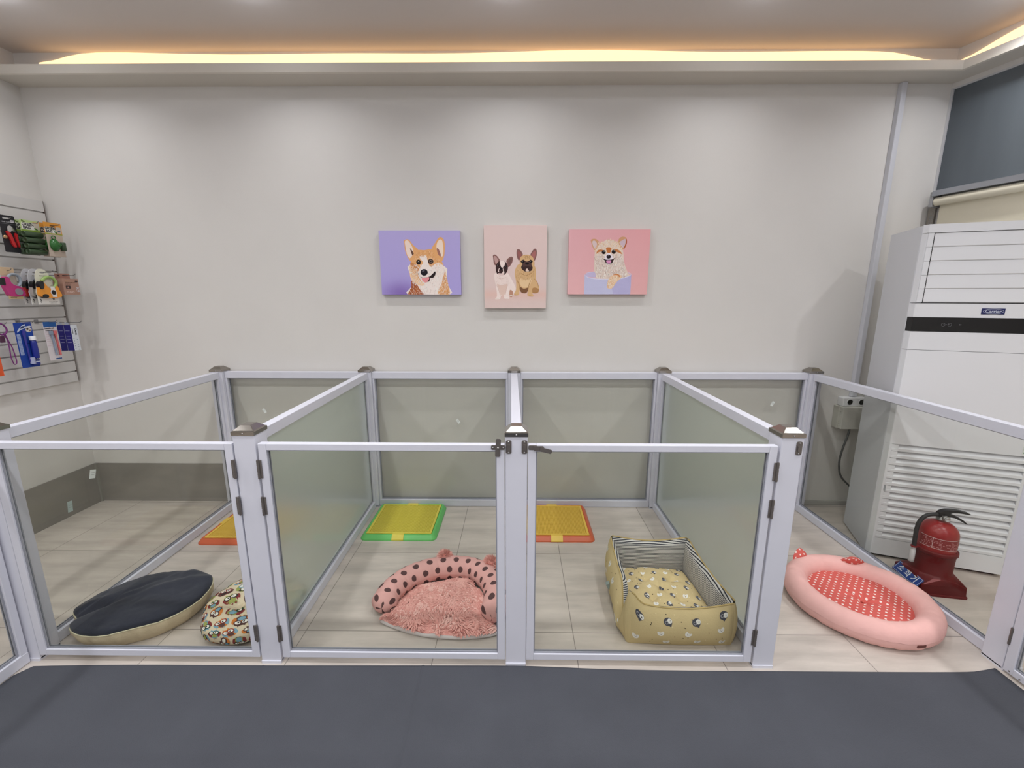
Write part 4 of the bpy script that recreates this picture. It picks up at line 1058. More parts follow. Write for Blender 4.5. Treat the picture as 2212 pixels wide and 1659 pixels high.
# ears
A.poly([(600, 470), (590, 410), (640, 384), (690, 400), (760, 490), (850, 575), (800, 640), (720, 780), (650, 690), (610, 580)], TAN)
A.poly([(612, 480), (610, 420), (645, 402), (690, 430), (740, 520), (760, 600), (740, 670), (690, 720), (640, 640)], rgb(224, 204, 192)); A.poly([(700, 540), (760, 620), (765, 670), (735, 660), (715, 600)], rgb(96, 66, 56))
A.poly([(1090, 560), (1150, 450), (1205, 370), (1250, 344), (1300, 375), (1325, 460), (1322, 600), (1300, 720), (1240, 800), (1160, 680)], TAN)
A.poly([(1175, 540), (1190, 440), (1235, 390), (1275, 400), (1295, 480), (1300, 600), (1280, 690), (1220, 650)], rgb(226, 206, 190)); A.poly([(1180, 545), (1215, 560), (1250, 650), (1240, 690), (1200, 640)], rgb(150, 104, 96))
# head
A.poly([(800, 590), (880, 570), (960, 575), (1090, 560), (1180, 640), (1240, 740), (1295, 830), (1300, 960), (1200, 1060), (1050, 1140), (930, 1160), (830, 1080), (740, 960), (700, 850), (740, 700)], TAN)
A.poly([(700, 800), (760, 960), (860, 1080), (940, 1140), (860, 960), (840, 850), (800, 830)], TAN2)
A.poly([(870, 690), (950, 660), (1000, 700), (1030, 820), (1080, 880), (1170, 800), (1260, 850), (1310, 880), (1300, 1000), (1200, 1100), (1060, 1140), (930, 1160), (860, 1080), (830, 990), (880, 880), (930, 800), (890, 740)], WHT_)
A.poly([(1180, 800), (1290, 850), (1320, 960), (1240, 1060), (1160, 1000)], rgb(226, 212, 204))
A.fur(smooth_pts(body, 3), 900, 36, 4, lambda x, y: 1.5+(x-1000)/900, [WHT_, WHT_, rgb(206, 190, 184), rgb(236, 226, 220)])
A.fur([(712, 1150), (716, 1250), (655, 1380), (920, 1380), (800, 1190)], 200, 32, 4, 1.3, [RUST, rgb(136, 66, 40), TAN2]); A.fur([(1320, 930), (1250, 1200), (1215, 1380), (1392, 1380), (1345, 1040)], 200, 32, 4, 1.5, [TAN, LT, TAN2])
A.fur([(820, 600), (1080, 580), (1230, 760), (1280, 830), (1060, 860), (1000, 700), (880, 690), (760, 760)], 260, 26, 3.4, 1.6, [TAN, LT, TAN2])
A.fur([(690, 840), (740, 1100), (860, 1190), (840, 1000), (760, 850)], 220, 34, 4, 2.0, [LT, TAN, rgb(232, 212, 196)])
A.el(850, 790, 42, 44, rgb(24, 20, 22)); A.el(855, 788, 25, 27, rgb(66, 52, 46)); A.el(856, 786, 12, 13, BK); A.el(846, 778, 6, 6, WH)
A.el(1068, 778, 50, 44, rgb(60, 44, 40)); A.el(1070, 776, 30, 30, rgb(112, 94, 86)); A.el(1070, 776, 13, 14, BK); A.el(1060, 766, 6, 6, WH)
A.line([(800, 745), (850, 720), (890, 750)], 5, LT); A.line([(1010, 735), (1070, 715), (1130, 755)], 6, LT)
A.poly([(840, 980), (870, 1050), (940, 1070), (1040, 1050), (1100, 1000), (1145, 955), (1150, 1010), (1110, 1070), (1060, 1080), (1040, 1130), (1010, 1145), (960, 1120), (900, 1075), (850, 1030)], DK)
A.poly([(905, 1080), (960, 1075), (1035, 1060), (1030, 1110), (990, 1155), (950, 1152), (915, 1125)], rgb(216, 140, 144))
A.el(948, 975, 64, 60, rgb(30, 28, 34)); A.el(935, 950, 26, 14, rgb(84, 82, 92), -.3); A.line([(948, 1035), (948, 1062)], 4, DK)
canvas(-.905, 1.518, .532, .410, A, 'landscape canvas of a tan and white dog with big ears on purple', rgb(160, 150, 196))
# two bulldogs
A = Art((108, 122), (1145, 122), (1125, 1475), (130, 1478), .412, .530, 2)
def bgb(u, v):
    d = math.exp(-((v-.83)/.06)**2); return rgb(212-4*v+2*d, 190-3*v-8*d, 186-4*v-12*d)
A.bg(bgb, 40)
FW, FS, FT, FTD, MASK, EAR_ = rgb(226, 210, 204), rgb(204, 176, 166), rgb(202, 166, 122), rgb(168, 126, 84), rgb(58, 40, 40), rgb(128, 92, 88)
rim = rgb(232, 216, 206)
# left dog
A.poly([(290, 900), (290, 1000), (310, 1090), (330, 1270), (300, 1325), (380, 1322), (395, 1275), (440, 1260), (450, 1315), (528, 1320), (530, 1270), (580, 1285), (610, 1220), (640, 1150), (600, 1050), (550, 960), (500, 890), (440, 900), (370, 880)], FW)
A.poly([(330, 1070), (400, 1090), (500, 1070), (480, 1180), (450, 1250), (395, 1260), (370, 1170)], rgb(212, 186, 174)); A.poly([(540, 1170), (590, 1200), (580, 1285), (535, 1280)], rgb(176, 132, 112))
A.line([(320, 1080), (360, 1170), (385, 1270)], 5, FS); A.line([(505, 1080), (480, 1170), (465, 1260)], 5, FS); A.line([(330, 960), (400, 985), (480, 960)], 4, FS)
A.poly([(265, 640), (262, 605), (290, 588), (330, 615), (375, 690), (320, 765), (280, 740)], EAR_); A.poly([(280, 640), (285, 612), (315, 625), (350, 690), (310, 740)], rgb(178, 144, 140))
A.poly([(480, 690), (520, 640), (560, 622), (588, 640), (575, 720), (520, 795), (500, 750)], EAR_); A.poly([(510, 700), (540, 655), (570, 650), (560, 710), (525, 760)], rgb(112, 84, 80))
A.poly([(310, 770), (345, 710), (400, 690), (470, 710), (505, 770), (500, 850), (455, 915), (390, 925), (335, 905), (312, 850)], MASK)
A.poly([(375, 700), (420, 690), (460, 715), (450, 770), (425, 800), (450, 880), (430, 920), (385, 905), (400, 880), (350, 870), (360, 815), (395, 795), (380, 750)], FW)
A.el(394, 850, 34, 44, MASK); A.el(396, 815, 28, 20, rgb(28, 22, 26)); A.el(345, 768, 15, 14, BK); A.el(470, 785, 14, 14, BK); A.el(341, 763, 4, 4, WH); A.el(466, 780, 4, 4, WH); A.line([(352, 892), (394, 898), (440, 888)], 4, rgb(206, 180, 176))
A.poly([(345, 895), (395, 902), (445, 895), (430, 925), (390, 930), (355, 918)], rgb(214, 190, 186))
for x, y in ((340, 1318), (490, 1312), (560, 1275)): A.line([(x-34, y), (x, y-12), (x+34, y)], 6, rgb(236, 222, 214)); A.line([(x-10, y+4), (x-8, y-10)], 2, FS); A.line([(x+10, y+4), (x+10, y-10)], 2, FS)
# right dog
A.poly([(690, 740), (640, 800), (618, 900), (640, 1030), (640, 1170), (605, 1245), (640, 1262), (690, 1245), (700, 1180), (770, 1220), (830, 1180), (825, 1255), (860, 1278), (925, 1272), (905, 1220), (960, 1225), (1005, 1200), (1015, 1110), (965, 1000), (965, 860), (930, 760), (800, 720)], FT)
A.poly([(700, 980), (800, 1000), (900, 970), (860, 1100), (790, 1130), (720, 1100)], rgb(216, 186, 146)); A.poly([(705, 1120), (770, 1150), (840, 1130), (830, 1190), (790, 1225), (720, 1205)], rgb(120, 84, 60)); A.poly([(910, 1140), (960, 1130), (1010, 1160), (1000, 1210), (940, 1225), (905, 1205)], FTD)
A.line([(650, 1000), (690, 1080), (700, 1170)], 6, FTD); A.line([(880, 1010), (850, 1090), (835, 1180)], 6, FTD); A.line([(930, 980), (985, 1040), (1005, 1120)], 5, FTD); A.line([(700, 880), (780, 925), (870, 905), (930, 850)], 5, FTD)
A.poly([(645, 560), (655, 510), (680, 503), (715, 525), (750, 590), (720, 660), (680, 680), (655, 630)], EAR_); A.poly([(665, 560), (685, 530), (715, 570), (725, 620), (690, 660)], rgb(146, 92, 90))
A.poly([(870, 600), (905, 530), (945, 492), (975, 520), (975, 600), (940, 690), (900, 650)], EAR_); A.poly([(890, 600), (925, 540), (955, 530), (955, 600), (930, 665)], rgb(160, 102, 98))
A.poly([(700, 660), (750, 600), (820, 590), (890, 610), (930, 670), (940, 760), (905, 850), (830, 880), (760, 860), (710, 790)], FT)
A.poly([(712, 700), (760, 670), (800, 700), (850, 690), (870, 670), (912, 695), (890, 740), (910, 800), (890, 850), (830, 868), (780, 862), (730, 820), (725, 780), (745, 740)], MASK)
A.poly([(745, 740), (790, 705), (850, 705), (890, 750), (880, 790), (820, 770), (760, 790)], rgb(78, 56, 54)); A.el(820, 735, 30, 18, rgb(24, 20, 22)); A.el(748, 708, 20, 17, BK); A.el(884, 702, 20, 17, BK); A.el(742, 702, 4, 4, WH); A.el(878, 696, 4, 4, WH)
A.poly([(800, 830), (822, 815), (838, 835), (850, 862), (800, 862)], rgb(214, 190, 176))
for p in (((760, 620), (790, 640), (785, 670)), ((810, 600), (825, 630), (815, 660)), ((860, 610), (850, 635), (858, 660)), ((780, 600), (800, 625), (830, 612))): A.line(list(p), 4, FTD)
A.fur([(650, 800), (640, 1000), (900, 1000), (950, 820), (820, 890)], 160, 24, 3, 1.6, [FT, FTD, rgb(214, 184, 144)]); A.fur([(300, 920), (310, 1080), (560, 1080), (500, 920)], 120, 24, 3, 1.6, [FW, rgb(214, 196, 190)])
for x, y in ((645, 1250), (870, 1268), (950, 1215)): A.line([(x-12, y+6), (x-10, y-12)], 2.5, FTD); A.line([(x+12, y+6), (x+12, y-12)], 2.5, FTD)
canvas(-.217, 1.429, .412, .530, A, 'portrait canvas of two sitting bulldogs on pale pink', rgb(220, 204, 198))
# pomeranian in a cup
A = Art((160, 212), (1642, 210), (1565, 1370), (135, 1378), .528, .413, 3)
A.bg(lambda u, v: rgb(214-6*v*u+4*v, 164-8*u+6*v, 170-10*u+2*v))
A.poly([(620, 1000), (620, 700), (640, 560), (720, 460), (880, 390), (1040, 440), (1130, 560), (1150, 700), (1160, 800), (1210, 950), (1240, 1090), (700, 1090)], rgb(214, 196, 184))
A.poly([(455, 1020), (520, 980), (620, 965), (640, 1060), (480, 1050)], rgb(186, 176, 206))
A.poly([(560, 440), (555, 395), (600, 375), (660, 385), (705, 440), (690, 500), (630, 580), (590, 530)], rgb(196, 148, 112)); A.poly([(580, 430), (610, 405), (650, 430), (665, 480), (625, 540), (595, 500)], rgb(206, 186, 186))
A.poly([(1050, 430), (1070, 370), (1120, 340), (1190, 350), (1205, 400), (1195, 490), (1150, 560), (1090, 520)], rgb(196, 148, 112)); A.poly([(1075, 440), (1110, 410), (1180, 380), (1180, 460), (1140, 530), (1105, 500)], rgb(196, 174, 184)); A.line([(1200, 380), (1195, 460), (1150, 560)], 10, rgb(160, 80, 48))
A.fur([(700, 450), (880, 385), (1060, 440), (1140, 560), (1100, 640), (640, 650), (620, 580)], 500, 36, 4, lambda x, y: math.atan2(y-720, x-880)+.2, [rgb(222, 196, 168), rgb(206, 176, 146), rgb(230, 212, 194)])
A.poly([(830, 540), (880, 525), (925, 545), (905, 620), (870, 630), (845, 600)], rgb(184, 112, 62)); A.poly([(650, 640), (680, 580), (740, 565), (800, 590), (760, 600), (700, 610)], rgb(186, 118, 70)); A.poly([(960, 580), (1020, 560), (1080, 590), (1130, 650), (1060, 620), (1000, 600)], rgb(186, 118, 70))
A.fur([(620, 700), (660, 650), (1120, 650), (1150, 760), (1200, 960), (1230, 1060), (640, 1050), (640, 860)], 1500, 48, 4.5, lambda x, y: 1.55+(x-880)/700, [rgb(222, 208, 198), rgb(206, 190, 182), rgb(190, 168, 158), rgb(232, 222, 214)])
A.poly([(800, 720), (840, 640), (880, 625), (925, 645), (960, 710), (920, 745), (840, 750)], rgb(222, 214, 220))
A.poly([(760, 720), (830, 745), (880, 745), (940, 740), (1000, 710), (960, 760), (940, 810), (880, 840), (830, 815), (805, 760)], rgb(52, 38, 40)); A.poly([(832, 765), (880, 755), (925, 762), (905, 805), (880, 818), (850, 805)], rgb(204, 140, 180)); A.line([(825, 800), (880, 832), (935, 800)], 6, rgb(232, 226, 216))
A.el(787, 612, 36, 36, rgb(38, 26, 26)); A.el(968, 606, 38, 36, rgb(38, 26, 26)); A.el(790, 606, 18, 18, BK); A.el(970, 600, 18, 18, BK); A.el(795, 595, 8, 7, WH); A.el(975, 590, 8, 7, WH)
A.el(876, 692, 40, 36, rgb(34, 26, 32)); A.el(872, 675, 16, 8, rgb(86, 78, 88))
A.poly([(443, 1025), (480, 1055), (600, 1085), (760, 1100), (900, 1100), (1050, 1090), (1180, 1068), (1260, 1035), (1285, 1015), (1278, 1200), (1265, 1372), (432, 1376), (438, 1200)], rgb(184, 184, 212), 0)
A.poly([(900, 1100), (1050, 1090), (1180, 1068), (1260, 1035), (1285, 1015), (1265, 1372), (960, 1374)], rgb(172, 168, 204), 0)
A.line([(443, 1020), (500, 1062), (640, 1090), (860, 1100), (1080, 1086), (1220, 1052), (1285, 1012)], 8, rgb(206, 206, 228)); A.line([(443, 1020), (490, 985), (620, 962)], 5, rgb(200, 198, 222)); A.line([(1285, 1012), (1260, 990), (1220, 982)], 5, rgb(200, 198, 222))
A.poly([(880, 1085), (960, 1020), (1060, 1010), (1110, 1040), (1090, 1090), (1040, 1130), (990, 1190), (950, 1250), (900, 1275), (850, 1250), (850, 1180)], rgb(220, 186, 154))
A.line([(960, 1020), (1030, 1012), (1070, 1040), (1050, 1090)], 12, rgb(190, 124, 76)); A.fur([(880, 1085), (1000, 1020), (1090, 1060), (960, 1230), (870, 1250), (850, 1180)], 240, 34, 4, 2.0, [rgb(226, 202, 178), rgb(206, 164, 124), rgb(232, 216, 200)])
canvas(.339, 1.521, .528, .413, A, 'landscape canvas of a fluffy pale dog in a cup on pink', rgb(222, 170, 172))

# ------------------------------------------------------------------ slatted display board and its goods
XW = XL
pr = [(XW+.0005, 2.111)]
pts = []
for k_ in range(16):
    z1 = 2.111-k_*.075; z0 = z1-.075+.009
    pts += [(XW+.018, z1), (XW+.018, z0)]
    if k_ < 15: pts += [(XW+.006, z0), (XW+.006, z0-.009)]
pts += [(XW+.0005, pts[-1][1]), (XW+.0005, 2.111)]
def prism_cap(pts, y0, y1, b):
    n = len(pts); vs = [(x, y0, z) for x, z in pts]+[(x, y1, z) for x, z in pts]
    b.add(vs, [(i, (i+1) % n, n+(i+1) % n, n+i) for i in range(n)])
    from mathutils.geometry import tessellate_polygon
    tri = tessellate_polygon([[Vector((x, z, 0)) for x, z in pts]]); b.add(vs, [tuple(t_) for t_ in tri]); b.add(vs, [tuple(n+i for i in t_) for t_ in tri])
b = MB(); prism_cap(pts, 1.35, 2.972, b); o = b.build('slat_board', mat('board_laminate', rgb(212, 210, 208), .45)); 
bt = MB(); bt.box(XW+.0005, XW+.0188, 2.972, 2.9745, pts[-2][1], 2.112); e_ = bt.build('edge_band', mat('dark_edge_band', rgb(110, 98, 92), .6), o)
tag(o, 'grey white slatted display board on the left wall', 'display board')
ML = Matrix(((0, 0, 1, 0), (1, 0, 0, 0), (0, 1, 0, 0), (0, 0, 0, 1)))      # local x -> along the wall to the corner, local y -> up, local z -> into the room
def item(kind, x, y, z, label, cat, group=None):
    t = bpy.data.objects.new(kind, None); COL.objects.link(t); t.empty_display_size = .03
    t.matrix_world = Matrix.Translation((x, y, z)) @ ML; return tag(t, label, cat, group)
def plate(b_, pts, z0, z1, col):
    b_.prism(pts, z0, z1, 0, col)
def rect(x0, x1, y0, y1): return [(x0, y0), (x1, y0), (x1, y1), (x0, y1)]
def rrect(x0, x1, y0, y1, r, n=4):
    o_ = []
    for cx, cy, a0 in ((x1-r, y1-r, 0), (x0+r, y1-r, PI/2), (x0+r, y0+r, PI), (x1-r, y0+r, 1.5*PI)):
        for q in range(n+1): a = a0+q*PI/2/n; o_.append((cx+r*math.cos(a), cy+r*math.sin(a)))
    return o_
def lett(b_, txt, x, y, z, size, col, rot=0, bold=.0):
    v_, f_ = text_verts(txt, size, Matrix.Translation((x, y, z)) @ Matrix.Rotation(rot, 4, 'Z'), .0002, bold); b_.add(v_, f_, col)
def scrib(b_, x0, x1, y, h2, z, col, r):
    x = x0
    while x < x1:
        w_ = r.uniform(.003, .009); plate(b_, rect(x, min(x+w_, x1), y, y+h2), z, z+.0002, col); x += w_+.0018
def hook(y, z, xt, where):
    t = item('display_hook', XW+.018, y, z, 'thin metal display hook %s' % where, 'hook')
    b_ = MB(); b_.prism(rrect(-.012, .012, -.004, .022, .003), .0002, .0025); b_.build('bracket', M_STEEL, t)
    L = xt-(XW+.018); MB().tube([(0, .004, .002), (0, .004, L*.5), (0, .003, L-.02), (0, .006, L-.008), (0, .014, L)], .0019, 8).build('wire', M_STEEL, t)
hook(2.645, 1.944, -2.965, 'holding the black nail clipper card'); hook(2.735, 1.935, -2.90, 'holding the green header bag rolls'); hook(2.825, 1.935, -2.865, 'holding the orange header bag packs')
hook(2.56, 1.648, -2.93, 'holding the pink leash'); hook(2.685, 1.644, -2.82, 'holding the three retractable leash cards'); hook(2.815, 1.632, -2.815, 'holding the brown boxes')
hook(2.450, 1.346, -2.90, 'holding the purple lead'); hook(2.553, 1.346, -2.86, 'holding the blue toothpaste blister'); hook(2.675, 1.346, -2.85, 'holding the toothbrush card'); hook(2.78, 1.336, -2.80, 'holding the navy boxes, longest one')
rnd = random.Random(31)
# nail clipper
t = item('nail_clipper_pack', -2.990, 2.645, 1.865, 'black carded nail clipper with red handles, on the top row', 'nail clipper')
b = MB(); plate(b, rrect(-.041, .041, -.105, .104, .006), -.001, .001, rgb(40, 40, 44)); plate(b, rrect(-.022, .014, .083, .091, .004), .001, .0014, rgb(200, 198, 196)); plate(b, rect(-.038, .038, .055, .0565), .001, .0013, rgb(120, 120, 124))
lett(b, 'NAIL CLIPPER', -.003, .0665, .0014, .0098, rgb(200, 200, 204)); plate(b, rect(.016, .036, .066, .080), .0014, .0018, rgb(220, 216, 222)); scrib(b, .018, .034, .071, .003, .0019, rgb(120, 110, 120), rnd)
b.build('card', M_PRINT, t)
b = MB(); b.prism(smooth_pts([(-.012, .042), (.004, .046), (.020, .030), (.030, .016), (.022, .010), (.006, .016), (-.004, .010), (-.016, .018)], 3), .002, .010); b.build('blade_head', M_SCREW, t, bevel=.001)
for pts_ in ([(-.022, .012), (-.006, .006), (.002, -.016), (.008, -.045), (.014, -.068), (.006, -.076), (-.004, -.062), (-.012, -.030)], [(.020, .006), (.030, .0), (.030, -.03), (.033, -.06), (.029, -.074), (.024, -.06), (.020, -.03)]):
    b = MB(); b.prism(smooth_pts(pts_, 3), .002, .012); b.build('handle', mat('red_grip', rgb(196, 40, 44), .4), t, bevel=.002)
b = MB(); b.lathe([(.0001, .011), (.008, .010), (.011, .004), (.011, .002)], 14, M=Matrix.Translation((-.029, -.020, 0))); b.build('thumb_knob', mat('brass_knob', rgb(190, 150, 110), .35, .6), t)
# bag rolls with header
def bagroll(x, y, label):
    t = item('bag_roll_pack', x, y, 1.855, label, 'waste bag rolls', 'bag rolls with green headers')
    b_ = MB(); plate(b_, rect(-.054, .054, .034, .100), -.0008, .0008, rgb(184, 204, 142)); plate(b_, rect(-.054, .054, .034, .043), .0008, .0011, rgb(126, 156, 60)); plate(b_, ell(-.035, .090, .012, .005, -.6, 10), .0008, .0012, rgb(90, 110, 50)); plate(b_, rect(.020, .050, .050, .090), .0008, .0011, rgb(206, 200, 186)); plate(b_, rect(.018, .046, .086, .092), .0011, .0014, rgb(220, 130, 80))
    plate(b_, rrect(-.048, .022, .046, .084, .008), .0011, .0014, rgb(236, 236, 230)); plate(b_, ell(.030, .052, .012, .005, -.6, 10), .0014, .0017, rgb(70, 120, 50))
    lett(b_, 'GREEN', -.013, .0735, .0018, .021, rgb(36, 38, 36), 0, .0008); lett(b_, 'BAG', -.021, .056, .0018, .021, rgb(36, 38, 36), 0, .0008); b_.build('header', M_PRINT, t)
    g1 = mat('bag_green', rgb(52, 74, 48), .35) if 'bag_green' not in bpy.data.materials else bpy.data.materials['bag_green']
    for q in range(4):
        c = MB(); zc = .018-q*.034; Mq = Matrix.Translation((-.052+.004*q*.5, zc, .004)) @ Matrix.Rotation(PI/2, 4, 'Y')
        c.lathe([(.004, .004), (.009, .004), (.010, 0), (.0155, 0), (.0165, .003), (.0165, .100), (.0155, .103), (.010, .103), (.009, .099), (.004, .099)], 18, M=Mq); c.build('roll', g1, t)
bagroll(-2.955, 2.733, 'green topped pack of dark green bag rolls, foremost on its hook'); bagroll(-3.005, 2.742, 'green topped pack of dark green bag rolls, behind the foremost one')
def bagdisp(x, y, label):
    t = item('bag_dispenser_pack', x, y, 1.850, label, 'waste bag dispenser', 'dispenser packs with orange headers')
    b_ = MB(); plate(b_, rect(-.052, .052, .034, .105), -.0008, .0008, rgb(222, 152, 60)); plate(b_, rect(-.052, .052, .034, .041), .0008, .0011, rgb(160, 166, 80)); plate(b_, ell(-.002, .086, .016, .0035, 0, 12), .0008, .0011, rgb(96, 66, 40))
    plate(b_, rrect(-.050, .014, .042, .078, .008), .0011, .0014, rgb(236, 236, 230)); plate(b_, rrect(.016, .048, .044, .082, .006), .0011, .0014, rgb(198, 184, 170)); plate(b_, ell(.034, .058, .009, .006, 0, 8), .0014, .0017, rgb(90, 100, 120)); plate(b_, ell(.012, .048, .011, .005, -.6, 10), .0014, .0017, rgb(70, 120, 50))
    lett(b_, 'GREEN', -.018, .069, .0018, .020, rgb(36, 38, 36), 0, .0008); lett(b_, 'BAG', -.027, .052, .0018, .020, rgb(36, 38, 36), 0, .0008)
    plate(b_, rect(-.050, .050, -.100, .034), -.0008, .0006, rgb(196, 180, 166)); b_.build('card', M_PRINT, t)
    c = MB(); c.lathe([(.0001, .026), (.012, .026), (.020, .020), (.028, .008), (.028, .001)], 24, M=Matrix.Translation((-.012, -.030, .001)) @ Matrix.Scale(1.35, 4, (0, 1, 0))); c.lathe([(.0001, .031), (.008, .031), (.011, .027), (.011, .022)], 16, M=Matrix.Translation((-.002, -.028, 0))); c.tube([(-.016+.012*math.cos(a), .014+.010*math.sin(a), .010) for a in [q*PI/8 for q in range(16)]], .003, 6, closed=True)
    c.build('dispenser', mat('dispenser_green', rgb(44, 104, 44), .25), t)
    c = MB(); c.lathe([(.012, -.026), (.014, -.024), (.014, .024), (.012, .026)], 16, M=Matrix.Translation((.034, -.036, .010)) @ Matrix.Rotation(PI/2, 4, 'X')); c.build('roll', bpy.data.materials['bag_green'], t)
bagdisp(-2.912, 2.824, 'orange topped green dispenser pack, foremost on its hook'); bagdisp(-2.962, 2.836, 'orange topped green dispenser pack, behind the foremost one')
# pink leash
t = item('retractable_leash', -2.955, 2.566, 1.565, 'pink and grey retractable leash on a tan card, middle row', 'dog leash')
b = MB(); plate(b, rrect(-.062, .030, .06, .105, .008), -.006, -.004, rgb(206, 180, 148)); plate(b, rect(-.040, .034, -.076, -.056), .012, .014, rgb(206, 184, 140)); scrib(b, -.032, .0, -.068, .003, .0142, rgb(120, 100, 80), rnd); plate(b, rect(-.040, .034, -.056, .06), -.006, -.0045, rgb(200, 186, 172)); b.build('card', M_PRINT, t)
b = MB(); b.prism(smooth_pts([(-.054, .030), (-.040, .050), (-.022, .046), (-.016, .020), (.0, .004), (.024, -.004), (.040, -.020), (.047, -.052), (.020, -.060), (-.030, -.060), (-.046, -.030), (-.056, .002)], 3), -.002, .018); b.build('housing', mat('magenta_shell', rgb(188, 52, 122), .35), t, bevel=.004)
b = MB(); b.tube(smooth_pts([(-.022, .040, .008), (-.006, .062, .008), (.020, .066, .008), (.040, .050, .008), (.042, .020, .008), (.026, .0, .008), (.0, .002, .008), (-.014, .018, .008)], 4, True), .0075, 10, closed=True); b.build('handle', mat('grey_handle', rgb(150, 160, 172), .4), t)
b = MB(); b.prism(rrect(-.060, -.046, .002, .044, .006), .0, .020); b.build('brake_button', M_BLACK, t, bevel=.002)
MB().prism(ell(.014, -.034, .020, .020, 0, 20), .018, .020).build('side_cap', mat('cap_grey', rgb(142, 142, 150), .4), t)
# three carded leashes
def leash(x, y, shell, hand, label):
    t = item('leash_card', x, y, 1.560, label, 'dog leash', 'carded leashes marked S')
    out = [(-.058, -.103), (.064, -.103), (.064, -.062), (.060, -.03), (.040, .035), (.030, .075), (.012, .100), (-.014, .108), (-.036, .096), (-.050, .06), (-.054, .0), (-.062, -.03), (-.058, -.062)]
    out = smooth_pts(out[2:], 3)[:-3]+[(-.058, -.103), (.064, -.103)] if False else [(-.058, -.103), (.064, -.103), (.064, -.062)]+smooth_pts(out[3:12], 3, False)+[(-.058, -.062)]
    b_ = MB(); plate(b_, out, -.001, .001, rgb(224, 222, 206) if hand[1] > .3 else rgb(206, 206, 210)); plate(b_, rect(-.058, .064, -.103, -.062), .001, .0022, rgb(232, 230, 226)); plate(b_, ell(-.006, .086, .015, .005, 0, 12), .001, .0013, rgb(150, 148, 146))
    lett(b_, 'S', -.044, -.079, .0024, .020, rgb(40, 40, 44), 0, .0006); scrib(b_, -.047, -.041, -.094, .003, .0024, rgb(90, 90, 94), rnd); scrib(b_, .0, .052, -.091, .0035, .0024, rgb(80, 80, 84), rnd); scrib(b_, .008, .044, -.097, .002, .0024, rgb(140, 140, 140), rnd); scrib(b_, -.025, .018, .064, .006, .0013, rgb(176, 172, 160), rnd)
    plate(b_, [(.020, -.070), (.027, -.070), (.027, -.081), (.029, -.081), (.030, -.074), (.034, -.074), (.034, -.081), (.036, -.081), (.036, -.069), (.026, -.066), (.022, -.064)], .0024, .0026, rgb(40, 40, 40))
    b_.build('card', M_PRINT, t)
    sh = mat('leash_shell', shell, .4); hm = mat('leash_grip', hand, .45)
    c = MB(); c.prism(smooth_pts([(-.050, .020), (-.036, .034), (-.020, .020), (.0, -.006), (.030, -.014), (.048, .010), (.058, -.020), (.062, -.060), (-.045, -.060), (-.056, -.02)], 3), .002, .022); c.build('housing', sh, t, bevel=.003)
    c = MB(); c.tube(smooth_pts([(-.026, .034, .011), (.0, .056, .011), (.032, .058, .011), (.054, .036, .011), (.048, .008, .011), (.030, -.006, .011)], 4, False), .0085, 10); c.build('handle', hm, t)
    c = MB(); c.prism(smooth_pts([(-.058, .010), (-.050, .030), (-.034, .032), (-.030, .010), (-.038, -.010), (-.050, -.012)], 3), .004, .028); c.build('brake_button', M_BLACK, t, bevel=.002)
    c = MB(); c.prism(ell(-.030, -.054, .018, .012, 0, 16), .004, .024); c.build('belt_exit', M_BLACK, t)
    c = MB(); c.prism([(.006, .004), (.030, .004), (.036, -.060), (.010, -.060)], .022, .0235, col=rgb(232, 230, 226)); c.prism(ell(.018, -.032, .017, .019, 0, 20), .0235, .0242, col=rgb(232, 230, 226)); c.prism(ell(.018, -.032, .0125, .014, 0, 20), .0242, .025, col=rgb(34, 34, 36)); c.build('paper_band', M_PRINT, t)
leash(-2.880, 2.680, rgb(240, 156, 50), rgb(148, 178, 100), 'orange leash with a green grip on a card, foremost of three')
leash(-2.925, 2.682, rgb(170, 166, 160), rgb(60, 66, 76), 'grey leash on a card marked S, middle of three'); leash(-2.970, 2.685, rgb(186, 44, 38), rgb(60, 20, 24), 'red leash on a card marked S, hindmost of three')
# brown boxes
def bbox(x, label):
    t = item('kraft_box', x, 2.820, 1.565, label, 'small box', 'brown boxes')
    b_ = MB(); K = rgb(176, 138, 122)
    b_.box(-.050, .050, -.050, .050, -.030, 0, col=K); plate(b_, rect(-.032, .030, .050, .082), -.030, -.029, rgb(160, 118, 104)); plate(b_, ell(0, .070, .018, .004, 0, 12), -.029, -.0287, rgb(80, 56, 50))
    plate(b_, rect(-.036, -.006, -.012, .006), .0001, .0004, rgb(60, 46, 46)); plate(b_, ell(-.022, -.004, .006, .005, 0, 8), .0004, .0007, rgb(196, 150, 140)); scrib(b_, -.036, .0, .014, .003, .0002, rgb(110, 74, 62), rnd); scrib(b_, -.036, .030, .024, .0035, .0002, rgb(110, 74, 62), rnd); scrib(b_, -.036, -.004, .033, .003, .0002, rgb(206, 150, 70), rnd)
    for q in (-.030, -.012, .006): plate(b_, ell(q, -.034, .007, .006, 0, 10), .0001, .0004, rgb(214, 190, 180)); plate(b_, ell(q, -.034, .004, .003, 0, 8), .0004, .0006, K)
    lett(b_, 'K9', .037, -.018, .0003, .026, rgb(206, 200, 206), -PI/2, .0006); plate(b_, ell(.036, .034, .010, .006, 0, 10), .0001, .0004, rgb(60, 46, 46))
    b_.build('carton', M_PRINT, t)
bbox(-2.862, 'small brown cardboard box with a hang tab, foremost on its hook'); bbox(-2.895, 'small brown cardboard box with a hang tab, behind the foremost one')
